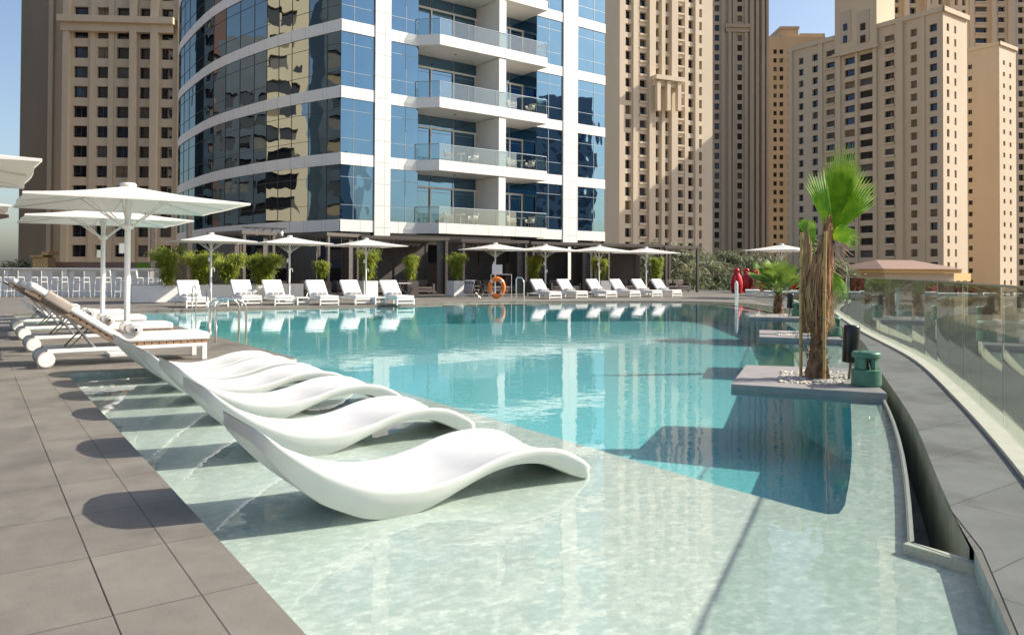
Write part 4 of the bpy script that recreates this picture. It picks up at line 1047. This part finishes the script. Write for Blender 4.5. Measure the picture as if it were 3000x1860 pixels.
# D
PD = (atY(2236, 287), 287); aD = 0.0
root, pil, cor, Wd = tower('distant sandstone block with stepped roofline in the gap against the sky', PD, aD, dict(x1=2420, cols=[(2266, 2276), (2284, 2295), (2308, 2318), (2370, 2378)], row=(2290, 120, 133), pitch=3.3, ztop=90, m=M['bE'], depth=20))
zD = hit(2330, 82, PD, aD)[1]+10
q = MB(); q.box((colhit(2292, PD, aD), 2, 100), (colhit(2345, PD, aD), 15, zD), M['bE']); q.box((colhit(2290, PD, aD), 1.5, zD), (colhit(2347, PD, aD), 15.5, zD+1), M['bL']); q.box((colhit(2350, PD, aD), 2, 100), (colhit(2424, PD, aD), 15, zD-1.5), M['bE']); q.build('roof_block', root)
# E: left facing long facade, corner at right
Yc = 189.; Xc = atY(2764, Yc); aE = math.atan2(-.82, .57)      # local +x runs from far-left end to the corner
LE = 43.9; PE = (Xc-.57*LE, Yc+.82*LE)
root, pil, cor, Wd = tower('wide sandstone block right of centre with many window columns', PE, aE, dict(W=LE, cols=[(2340, 2354), (2380, 2396), (2421, 2446), (2475, 2505), (2519, 2557), (2593, 2621), (2669, 2688), (2725, 2747)], row=(2734, 187, 209), pitch=3.3, ztop=66.2, m=M['bE'], depth=12.3, mr=M['bL'], rcols=[(1.9, 3.1), (5.7, 6.7)], rec=.8, vt=200, balc=(2, 5), blind=(6,)))
for x0, x1, w in ((2312, 2324, .5), (2400, 2412, .4), (2452, 2466, .7), (2508, 2516, .5), (2562, 2572, .7), (2630, 2650, .9), (2700, 2712, .3)): pil(x0, x1, w)
q = MB(); q.box((-.3, -.5, 76.2), (LE+.6, -.0, 77.4), M['bE']); q.box((LE+.01, -.5, 76.2), (LE+.6, 12.6, 77.4), M['bL']); q.build('parapet', root)
a0, a1 = colhit(2452, PE, aE), colhit(2575, PE, aE); zc = hit(2500, 150, PE, aE)[1]+10
q = MB(); q.box((a0, -.9, zc), (a1, 8, 132), M['bE'])
q.build('centre_tower', root)
q = MB()
for x0, x1 in ((2468, 2500), (2518, 2554)):
    b0, b1 = colhit(x0, PE, aE), colhit(x1, PE, aE); z0, z1 = hit(x0, 132, PE, aE)[1]+10, hit(x0, 40, PE, aE)[1]+10
    q.box((b0, -1.1, z0), (b1, -.905, z1), M['bC']); q.box((b0+1, -1.16, z0), (b1-1, -1.103, z0+2), M['pane']); q.box((b0+1, -1.16, z0+3.3), (b1-1, -1.103, z0+5.2), M['pane'])
q.box((a0-.5, -1.4, zc-.8), (a1+.5, -.91, zc), M['bE']); q.build('centre_bay', root)
q = MB(); z0 = 10-.5; q.box((LE+.02, -.4, z0), (LE+.5, 12.8, z0+2.0), M['yellowtrim'])
for s_ in (2.6, 6.2, 9.6):
    T = Matrix.Translation((LE+.55, s_, 10)); q.box((0, -.9, -3.), (.05, .9, -.3), M['void'], T)
q.build('arcade', root)
# F
Yf = 217.; Xf = atY(2930, Yf); LF_ = 10.; PF = (Xf-.57*LF_, Yf+.82*LF_)
root, pil, cor, Wd = tower('lower sandstone corner block beside the wide block at far right', PF, aE, dict(W=LF_, cols=[(2838, 2850)], row=(2845, 157, 170), pitch=3.3, ztop=66.3, m=M['bE'], depth=10.5, mr=M['bL'], rcols=[(2.3, 3.5), (6.3, 7.5)], vt=200))
q = MB(); q.box((-.3, -.4, 76.3), (LF_+.4, 0, 77.3), M['bE']); q.box((LF_+.01, -.4, 76.3), (LF_+.5, 10.8, 77.3), M['bL']); q.build('parapet', root)
# G upper back tower, H far right
PG = (atY(2570, 236), 236); aG = math.radians(6)
root, pil, cor, Wd = tower('tall sandstone tower rising behind the wide block', PG, aG, dict(x1=2840, cols=[(2590, 2604), (2624, 2636), (2668, 2686), (2720, 2732), (2752, 2764), (2798, 2810), (2822, 2832)], row=(2675, 23, 42), pitch=3.3, ztop=150, m=M['bE'], depth=20, rec=1.0, vt=98))
for x0, x1, w in ((2574, 2586, 2.2), (2644, 2658, 1.4), (2704, 2714, 2.4), (2776, 2790, 1.6)): pil(x0, x1, w)
PH = (atY(2838, 262), 262); aH = math.radians(0)
root, pil, cor, Wd = tower('brown sandstone tower at the right edge of the picture', PH, aH, dict(x1=3120, cols=[(2860, 2896), (2927, 2948), (2986, 3003), (3030, 3050)], row=(2870, 20, 38), pitch=3.6, ztop=150, m=M['bC'], depth=20, rec=1.0, vt=110, balc=(0, 1)))
for x0, x1, w in ((2842, 2854, .6), (2905, 2918, .8), (2955, 2975, .5)): pil(x0, x1, w)
# towers outside the frame that the glass mirrors
def bgtower(x, y, w, d, h, rot, m, label, cw=2.4):
    n = int(w/5); root = thing('apartment_tower', label, 'tower', (x, y, -10), rot, 'towers outside the view mirrored by the glass')
    cols = [((i+.5)*w/n-cw/2, (i+.5)*w/n+cw/2) for i in range(n)]; rows = [(3+3.4*k, 5+3.4*k) for k in range(int(h/3.4))]
    allr = facade(root, Matrix.Identity(4), w, 0, h+10, cols, rows, m, .6, 0)
    tag(allr.build('upper_windows', root), kind='stuff')
    q = MB(); q.box((0, .7, 0), (w, d, h+10), m); q.build('block', root)
bgtower(-78, 43, 17, 20, 85, PI/2, M['bB'], 'cream sandstone tower out of view to the left, mirrored in the dark curved glass')
M['darkt'] = pmat('dark_tower_cladding', (.03, .06, .1), .4, c2=(.015, .03, .05), scale=.3); M['darkr'] = pmat('dark_red_cladding', (.12, .035, .025), .6, c2=(.02, .02, .03), scale=.35, stretch=(1, 1, .15))
bgtower(-86, 63, 24, 20, 38, PI/2-.05, M['darkt'], 'dark glass tower out of view to the left, mirrored in the curved facade')
bgtower(-96, 90, 14, 20, 50, PI/2-.1, M['darkr'], 'dark red clad tower out of view to the left, mirrored in the curved facade')
bgtower(-100, 107, 24, 12, 60, PI/2, M['darkt'], 'second dark tower out of view to the far left, mirrored in the curved facade')
bgtower(-84, 14, 22, 12, 45, PI/2, M['darkt'], 'dark tower out of view to the near left, mirrored in the curved facade')
bgtower(112, -16, 24, 20, 30, -PI/2-.3, M['mullion'], 'low dark tower out of view to the right, mirrored in the blue glass')
bgtower(150, 36, 22, 20, 48, -PI/2-.2, M['mullion'], 'dark tower out of view to the right, mirrored in the blue glass')
bgtower(135, -64, 30, 20, 44, -PI/2-.5, M['mullion'], 'dark tower behind the camera to the right, mirrored in the blue glass')
# ------------------------------------------------------------------ cabanas
def cab(x0, Ya, x1, Yb, zt, label, group='dark framed cabanas along the far side', dep=3.0, back=True, slats=True):
    a = Vector((atY(x0, Ya), Ya)); b_ = Vector((atY(x1, Yb), Yb)); d = b_-a; w = d.length; rot = math.atan2(d.y, d.x)
    r = thing('cabana', label, 'cabana', (a.x, a.y, 0), rot, group)
    for x in (0, w-.16):
        for y in (0, dep): mb = MB(); mb.box((x, y, 0), (x+.16, y+.16, zt-.18), M['dark']); mb.build('post', r, .005)
    mb = MB(); mb.box((-.1, -.03, zt-.18), (w+.1, .18, zt), M['dark']); mb.box((-.1, dep-.02, zt-.18), (w+.1, dep+.2, zt), M['dark'])
    for x in (-.1, w-.1): mb.box((x, .181, zt-.17), (x+.2, dep-.021, zt-.01), M['dark'])
    mb.build('beam', r)
    mb = MB(); x = .25
    while x < w-.2: mb.box((x, .2, zt-.14), (x+.05, dep-.03, zt-.04), M['dark']); x += .28
    mb.box((.15, .35, zt-.2), (w-.2, dep-.1, zt-.185), M['taupe']); mb.build('louvre_roof', r)
    if back:
        mb = MB(); mb.box((.17, dep+.03, .0), (w*.55, dep+.08, zt-.2), M['darkcloth']); mb.box((w*.58, dep+.03, 0), (w-.17, dep+.08, zt-.2), M['darkcloth']); mb.build('back_screen', r)
        mb = MB(); mb.box((.06, .9, .0), (.1, dep-.05, zt-.22), M['darkcloth']); mb.build('side_curtain', r)
        mb = MB(); mb.box((w-.6, .18, .05), (w-.22, .24, zt-.22), M['darkcloth']); mb.build('front_curtain', r)
    return r, w, rot, a
cabs = [(712, 39, 806, 40.5, 3.4, 'dark cabana frame at the left end beside the bamboo hedge'), (960, 40.5, 1052, 42.5, 3.4, 'dark cabana behind the third far parasol'),
        (1062, 42.5, 1312, 45, 3.35, 'wide dark cabana with sofas behind the last lounger of the left group'), (1355, 45.5, 1545, 47.5, 3.3, 'dark cabana directly behind the life ring'),
        (1560, 47.6, 1735, 49.6, 3.25, 'dark cabana behind the first loungers of the right group'), (1742, 49.8, 1940, 52, 3.25, 'dark cabana behind the last loungers of the right group'),
        (1950, 52.2, 2048, 53.6, 3.2, 'open dark pergola bay at the right end of the row')]
sofa0 = None
def sofa(loc, rot, label):
    r = thing('sofa', label, 'sofa', loc, rot, 'low grey brown sofas in the cabanas')
    mb = MB(); mb.box((-1.0, -.4, .12), (1.0, .4, .3), M['sofa']); mb.build('base', r, .02)
    for x in (-.5, .5): mb = MB(); rbox(mb, (x-.48, -.42, .3), (x+.48, .25, .44), M['sofa'], None, .04); mb.build('seat_cushion', r)
    for x in (-.5, .5): mb = MB(); rbox(mb, (x-.46, .2, .44), (x+.46, .4, .85), M['sofa'], None, .05); mb.build('back_cushion', r)
    mb = MB(); mb.box((-1.15, -.4, .1), (-1.0, .4, .62), M['sofa']); mb.build('armrest', r, .02); mb = MB(); mb.box((1.0, -.4, .1), (1.15, .4, .62), M['sofa']); mb.build('armrest', r, .02)
    mb = MB(); [mb.box((x, y, 0), (x+.06, y+.06, .12), M['black']) for x in (-1, .94) for y in (-.35, .3)]; mb.build('feet', r)
    return r
for i, c in enumerate(cabs):
    rr_, w, rot, a = cab(*c, back=(i < 6))
    nm = ['leftmost', 'second', 'wide third', 'fourth', 'fifth', 'sixth', 'open right hand'][i]
    if i in (2, 3, 4, 5, 6):
        e = Vector((math.cos(rot), math.sin(rot))); nn = Vector((-e.y, e.x))
        for j, f in enumerate((.3, .72)):
            if i in (3, 4) and j == 0: continue
            q = a+e*w*f+nn*1.6; lb = 'low grey brown sofa in the %s cabana, %s side' % (nm, ('left', 'right')[j])
            if not sofa0: sofa0 = sofa((q.x, q.y, 0), rot, lb)
            else: dup(sofa0, (q.x, q.y, 0), rot, lb)
for xx, yy, l in [(905, 872, 'dark dining armchair behind the third far lounger'), (1000, 870, 'dark armchair behind the fourth far lounger')]: dup(c1, G(xx, yy), 2.2, l)
mb = MB(); p = G(1178, 868); q = thing('coffee_table', 'small light table between the sixth far lounger and the cabana sofas', 'table', p, A2)
mb.box((-.4, -.4, .7), (.4, .4, .73), M['white']); mb.build('table_top', q)
for sx in (-1, 1): mb = MB(); mb.tube([(sx*.3, -.3, 0), (0, 0, .4), (-sx*.3, .3, .7)], .015, M['steel'], 6); mb.build('leg', q)
# tall posts at left
for x, y, Y, h, l in [(447, 0, 40, 4.6, 'slim dark post between the bar and the bamboo hedge'), (554, 0, 36.5, 4.9, 'thick dark post rising through the bamboo hedge')]:
    mb = MB(); mb.box((-.11, -.11, 0), (.11, .11, h), M['dark']); tag(mb.build('post', None, .01, (atY(x, Y), Y, 0), A2), l, 'post', 'tall dark posts')
# chandelier-like light under the canopy
r = thing('hanging_lamp', 'row of small clear glass lamps hanging above the second far parasol', 'lamp', (atY(774, 41), 41, 0), A2)
mb = MB(); mb.box((-1.1, -.25, 3.62), (1.1, .25, 3.66), M['dark']); mb.build('frame', r)
for k in range(5): mb = MB(); mb.lathe([(0, 3.2), (.1, 3.25), (.12, 3.4), (.08, 3.55), (.02, 3.61)], M['white'], 10, Matrix.Translation((-.9+.45*k, 0, 0))); mb.build('shade', r)
# canopies between
# ------------------------------------------------------------------ bamboo plants
def foliage(mb, c, rx, ry, rz, cnt, m, rnd, ll=.16, lw=.018, droopy=.5, clump=9):
    cl = []
    for k in range(clump*6):
        while True:
            q = Vector((rnd.uniform(-1, 1), rnd.uniform(-1, 1), rnd.uniform(-1, 1)))
            if q.length < 1: break
        cl.append(Vector((c[0]+q.x*rx, c[1]+q.y*ry, c[2]+q.z*rz)))
    for k in range(cnt):
        b = rnd.choice(cl)+Vector((rnd.gauss(0, .1)*rx*1.2, rnd.gauss(0, .1)*ry*1.2, rnd.gauss(0, .12)*rz))
        a = rnd.random()*2*PI; l = ll*rnd.uniform(.6, 1.3); d = Vector((math.cos(a), math.sin(a), rnd.uniform(-1.0, .35)*droopy)).normalized()
        s_ = d.cross(Vector((rnd.uniform(-.4, .4), rnd.uniform(-.4, .4), 1))).normalized()*lw*rnd.uniform(.7, 1.4)
        mb.add([b, b+d*l*.4+s_, b+d*l+Vector((0, 0, -.25*l)), b+d*l*.4-s_], [(0, 1, 2, 3)], m)
def bamboo(x, ytop, ybot, wpx, Y, zpot, label, seed, cnt=2600):
    rnd = random.Random(seed); X = atY(x, Y); H = 797+.0045*(x-1500)
    zt = CZ+(H-ytop)*Y/F; zb = CZ+(H-ybot)*Y/F; rx = wpx/F*Y/2
    r = thing('bamboo_plant', label, 'bamboo', (X, Y, zpot), 0, 'bamboo plants')
    hh_ = zt-zpot; stems = MB(); lf = MB(); nc = 16 if wpx > 60 else 11
    for k in range(nc):
        a = rnd.random()*2*PI; q = rnd.uniform(.02, .3)*rx; ro_ = rx*rnd.uniform(.5, 1.05); hk = hh_*rnd.uniform(.72, 1.0)
        pts = [Vector((q*math.cos(a), q*math.sin(a), 0))]
        for f in (.25, .5, .75, .9, 1.0): pts.append(Vector(((q+(ro_-q)*f**2.2)*math.cos(a), (q+(ro_-q)*f**2.2)*math.sin(a), hk*(f if f < .9 else .9+(f-.9)*.2))))
        stems.tube(pts, [.012, .011, .009, .006, .004, .002], M['bamboo'], 5)
        for c in range(int(cnt/nc)):
            f = rnd.uniform(max(.12, (zb-zpot)/hh_*.9), 1.0)*5; i_ = min(4, int(f)); b = pts[i_].lerp(pts[i_+1], f-i_)+Vector((rnd.gauss(0, .09), rnd.gauss(0, .09), rnd.gauss(0, .07)))
            if rnd.random() < .25: b += Vector((rnd.uniform(-1, 1), rnd.uniform(-1, 1), rnd.uniform(-.3, .2)))*rx*.35
            an = rnd.random()*2*PI; l = rnd.uniform(.13, .27); d = Vector((math.cos(an), math.sin(an), rnd.uniform(-1.1, .3))).normalized()
            s_ = d.cross(Vector((rnd.uniform(-.4, .4), rnd.uniform(-.4, .4), 1))).normalized()*rnd.uniform(.012, .024)
            lf.add([b, b+d*l*.4+s_, b+d*l+Vector((0, 0, -.3*l)), b+d*l*.4-s_], [(0, 1, 2, 3)], M['bamboo'])
    stems.build('stem', r); lf.build('foliage', r)
    return X
def pot(x, Y, w, h, label, d=None):
    d = d or w; mb = MB(); X = atY(x, Y)
    mb.box((-w/2, -d/2, 0), (w/2, d/2, h), M['white']); mb.box((-w/2+.04, -d/2+.04, h+.002), (w/2-.04, d/2-.04, h+.008), M['trunk'])
    tag(mb.build('planter', None, .012, (X, Y, 0), A2), label, 'planter', 'white planter boxes')
BM = [(497, 712, 825, 105, 33, .7, 'yellow green bamboo bush at the left end of the hedge'), (590, 730, 828, 118, 34.5, .7, 'yellow green bamboo bush behind the tall thick post'),
      (668, 735, 810, 90, 37.5, .7, 'darker bamboo bush in the middle of the hedge, set back'), (772, 738, 825, 110, 36.5, .7, 'yellow green bamboo bush at the right end of the hedge'),
      (1078, 724, 825, 55, 40.5, .9, 'slim bamboo in a white planter beside the third far parasol'), (1202, 742, 815, 34, 43.5, .9, 'narrow bamboo between the two left cabanas'),
      (1338, 738, 815, 52, 43, .9, 'rounded bamboo in a white planter left of the life ring'), (1562, 742, 815, 44, 45, .9, 'bamboo in a planter behind the first right hand loungers'),
      (1763, 750, 812, 50, 47, .9, 'bamboo beside the next to last far parasol'), (1924, 748, 808, 36, 50, .9, 'bamboo near the right end of the cabana row'), (945, 765, 800, 32, 40, .9, 'small bamboo between the second and third far parasols')]
for i, (x, yt, yb, w, Y, zp, l) in enumerate(BM):
    bamboo(x, yt, yb, w, Y, zp, l, 50+i, 4200 if i < 4 else 2600)
pot(545, 33.8, 4.4, .72, 'long low white planter under the bamboo hedge at the left', .8); pot(745, 37.0, 4.6, .72, 'long low white planter under the right part of the bamboo hedge', .8)
for i, l in [(4, 'white planter box behind the fifth far lounger'), (6, 'white planter box left of the life ring, in full sun'), (8, 'white planter box behind the third lounger right of the life ring')]:
    pot(BM[i][0], BM[i][4], .8, .85, l)
for i, l in [(5, 'dark planter between the two left cabanas'), (7, 'dark planter at the left of the right lounger group'), (9, 'dark planter near the right end of the cabanas'), (10, 'dark planter between second and third far parasols')]:
    mb = MB(); mb.box((-.35, -.35, 0), (.35, .35, .8), M['dark']); mb.box((-.31, -.31, .802), (.31, .31, .81), M['trunk']); tag(mb.build('planter', None, .012, (atY(BM[i][0], BM[i][4]), BM[i][4], 0), A2), l, 'planter', 'dark planter boxes')
# ------------------------------------------------------------------ bar wall, stools
A_ = W(-22, 29.0); p0 = G(-140, 874); p1 = G(468, 874)
Yb = 39.0
pA = Vector((atY(-160, Yb), Yb)); pB = Vector((atY(470, Yb), Yb)); wb = (pB-pA).length
r = thing('bar_counter', 'long white bar counter wall at the left behind the loungers', 'bar counter', (pA.x, pA.y, 0), 0)
mb = MB(); mb.box((0, .35, 0), (wb, .6, 1.38), M['white']); mb.build('wall', r)
mb = MB(); mb.box((-.1, .0, 1.385), (wb+.1, .75, 1.45), M['white']); mb.build('counter_top', r, .01)
k = 0
while k*2.9 < wb: mb = MB(); mb.box((k*2.9, .2, .0), (k*2.9+.25, .349, 1.38), M['white']); mb.build('rib', r); k += 1
def stool(loc, rot, label, group='white bar stools along the bar'):
    r = thing('bar_stool', label, 'bar stool', loc, rot, group)
    w = .24
    mb = MB(); mb.box((-w, -.24, .74), (w, .24, .78), M['mesh_back']); mb.build('seat', r)
    mb = MB(); mb.box((-w, .22, 1.0), (w, .26, 1.3), M['mesh_back']); mb.build('backrest', r)
    for sx in (-1, 1):
        for sy in (-1, 1):
            mb = MB(); mb.tube([(sx*(w+.04), sy*.28, 0), (sx*w, sy*.24, 1.3 if sy > 0 else .98)], .016, M['white'], 5); mb.build('leg', r)
    mb = MB()
    for sx in (-1, 1): mb.tube([(sx*w, -.24, .98), (sx*w, .24, .98)], .016, M['white'], 5); mb.tube([(sx*(w+.03), -.26, .3), (sx*(w+.03), .26, .3)], .013, M['white'], 5)
    mb.tube([(-w-.03, -.26, .3), (w+.03, -.26, .3)], .013, M['white'], 5); mb.build('footrest', r)
    return r
s0 = None
xs = [8, 48, 116, 176, 240, 303, 362, 427]; on = ['leftmost', 'second', 'third', 'fourth', 'fifth', 'sixth', 'seventh', 'rightmost']
for i, x in enumerate(xs):
    lb = '%s white bar stool counted from the left along the white bar' % on[i]; p = (atY(x, 38.1), 38.1, 0)
    if not s0: s0 = stool(p, PI, lb)
    else: dup(s0, p, PI, lb)
for i in range(4):
    dup(s0, (atY(455+i*13, 36.8-i*.12), 36.8-i*.12, 0), PI+.5, ['first', 'second', 'third', 'fourth'][i]+' of four white stools pushed tightly together right of the bar, from the left', 'white stools pushed together right of the bar')
# kiosk and hedge behind bar
r = thing('kiosk', 'small yellowish kiosk roof seen above the bar at far left', 'kiosk', (atY(118, 60), 60, 0), 0)
mb = MB(); mb.box((-.6, 0, 1.0), (.6, 1, 2.35), M['yellowtrim']); mb.build('wall', r); mb = MB(); mb.box((-.75, -.2, 2.35), (.3, 1.1, 2.5), M['yellowtrim']); mb.box((.2, -.2, 2.5), (.75, 1.1, 2.8), M['yellowtrim']); mb.build('roof', r)
mb = MB(); mb.box((0, 0, 0), (12, .4, 2.0), M['roof']); tag(mb.build('garden_wall', None, 0, (atY(140, 62), 62, 0), 0), 'brown low wall behind the bar at the left', 'wall')
mb = MB(); mb.box((0, 0, 0), (1.5, .3, 1.9), M['hedge']); tag(mb.build('green_panel', None, .02, (atY(398, 60), 60, 0), 0), 'bright green low panel behind the right end of the bar', 'panel')
# folded brown parasol at left edge
r = thing('folded_parasol', 'folded brown parasol arm reaching in at the left edge below the white parasol', 'parasol', (-9.0, 12.6, 0), 0)
mb = MB(); mb.tube([(-.6, 0, 0), (-.6, 0, 2.2)], .045, M['darkwood'], 8); mb.build('pole', r)
mb = MB(); mb.tube([(-.6, 0, 2.22), (.2, 0, 2.2), (.72, 0, 2.23)], [.1, .09, .03], M['roof'], 10); mb.build('canopy', r)
# ------------------------------------------------------------------ red penguins
def penguin(loc, rot, label):
    r = thing('penguin_sculpture', label, 'sculpture', loc, rot, 'red penguin sculptures')
    mb = MB(); mb.lathe([(0, 0), (.2, 0), (.27, .1), (.31, .35), (.3, .6), (.24, .85), (.16, .98), (.14, 1.04), (.155, 1.12), (.14, 1.22), (.08, 1.29), (0, 1.31)], M['red'], 20); mb.build('body', r)
    mb = MB(); mb.tube([(0, -.1, 1.14), (0, -.22, 1.15), (0, -.33, 1.12)], [.06, .035, .008], M['red'], 8); mb.build('beak', r)
    for s_ in (-1, 1): mb = MB(); mb.tube([(s_*.22, 0, .88), (s_*.33, -.02, .6), (s_*.35, -.03, .3)], [.04, .06, .02], M['red'], 8); mb.build('flipper', r)
    mb = MB()
    for s_ in (-1, 1): mb.tube([(s_*.1, .05, .03), (s_*.12, -.3, .02)], [.05, .08], M['red'], 8)
    mb.build('feet', r); return r
pg = penguin(G(2158, 859), .9, 'glossy red penguin sculpture, leftmost of the three by the balustrade'); pg.scale = (1.35, 1.35, 1.3)
dup(pg, G(2187, 857), .3, 'glossy red penguin sculpture in the middle of the three'); dup(pg, G(2215, 857.5), -.5, 'glossy red penguin sculpture, rightmost of the three')
# ------------------------------------------------------------------ gazebo and trees outside
r = thing('gazebo', 'low hip roofed pavilion with brown tiles beyond the glass balustrade', 'pavilion', (atY(2620, 85), 85, -10), .25)
mb = MB(); hw, hd, hr = 5.2, 4.5, 2.4
z0, z1 = 10+CZ+(802-789)*85/F, 10+CZ+(802-762)*85/F
mb.add([(-hw, -hd, z0), (hw, -hd, z0), (hw, hd, z0), (-hw, hd, z0), (-hr, 0, z1), (hr, 0, z1)], [(0, 1, 5, 4), (1, 2, 5), (2, 3, 4, 5), (3, 0, 4), (3, 2, 1, 0)], M['roof']); mb.build('roof', r)
mb = MB(); mb.box((-hw+.3, -hd+.3, z0-.4), (hw-.3, hd-.3, z0-.02), M['yellowtrim']); mb.build('eave', r)
mb = MB(); mb.box((-hw+.8, -hd+.8, 0), (hw-.8, hd-.8, z0-.42), M['bC']); mb.build('wall', r)
def tree(x, Y, zt, rx, label, seed, cnt=2600):
    rnd = random.Random(seed); r = thing('garden_tree', label, 'tree', (atY(x, Y), Y, -10), 0, 'grey green trees beyond the terrace')
    H = zt+10; mb = MB(); mb.tube([(0, 0, 0), (.2, 0, H*.5), (0, 0, H*.8)], [.3, .22, .1], M['trunk'], 8)
    for k in range(5): a = k*1.3; mb.tube([(0, 0, H*.6), (rx*.6*math.cos(a), rx*.6*math.sin(a), H*.85)], [.1, .04], M['trunk'], 5)
    mb.build('trunk', r); mb = MB(); foliage(mb, (0, 0, H-rx*.8), rx, rx, rx*.85, cnt, M['tree'], rnd, .7, .09, .9, 12); mb.build('crown', r)
TR_ = [(1975, 62, 3.3, 3.0), (2030, 70, 3.0, 3.2), (2075, 66, 2.3, 2.6), (2110, 74, 3.0, 3.0), (2160, 72, 3.1, 3.2), (2235, 74, 3.0, 3.0), (2300, 80, 2.4, 3.0), (2440, 60, 2.0, 2.4), (1890, 68, 3.8, 3.4), (2395, 66, 2.2, 2.4), (62, 70, 2.2, 2.0)]
tl_ = ['behind the open pergola bay', 'right of the open pergola bay', 'just left of the red penguins', 'rising over the left penguin', 'directly behind the red penguins', 'behind the lone parasol', 'left of the short palm crown', 'right of the tall palm by the pavilion', 'behind the sixth cabana', 'hidden behind the tall palm trunk', 'at the far left above the bar']
for i, (x, Y, zt, rx) in enumerate(TR_): tree(x, Y+8, zt+.3, rx, 'grey green leafy tree '+tl_[i], 90+i)
# ------------------------------------------------------------------ light
SUN_AZ = math.radians(8); SUN_EL = math.radians(34)
sd = Vector((math.cos(SUN_AZ)*math.cos(SUN_EL), math.sin(SUN_AZ)*math.cos(SUN_EL), math.sin(SUN_EL)))
ld_ = bpy.data.lights.new('sun', 'SUN'); ld_.energy = 4.5; ld_.angle = math.radians(.53); ld_.color = (1, .93, .82)
lo = bpy.data.objects.new('sun', ld_); COL.objects.link(lo); lo.rotation_euler = sd.to_track_quat('Z', 'Y').to_euler(); lo.location = (30, 0, 40)
w = bpy.data.worlds.new('World'); sc.world = w; w.use_nodes = True; nt = w.node_tree
sky = nt.nodes.new('ShaderNodeTexSky'); sky.sky_type = 'NISHITA'; sky.sun_disc = False; sky.sun_elevation = SUN_EL; sky.sun_rotation = PI/2-SUN_AZ
sky.air_density = 1.0; sky.dust_density = 2.5; sky.ozone_density = 1.5
bg = nt.nodes['Background']; bg.inputs['Strength'].default_value = .115; nt.links.new(sky.outputs[0], bg.inputs[0])
sc.view_settings.view_transform = 'Standard'; sc.view_settings.look = 'None'; sc.view_settings.exposure = .74; sc.view_settings.gamma = 1
sc.cycles.max_bounces = 10; sc.cycles.transparent_max_bounces = 24; sc.cycles.glossy_bounces = 5; sc.cycles.caustics_reflective = False; sc.cycles.caustics_refractive = False
sc.cycles.use_denoising = True
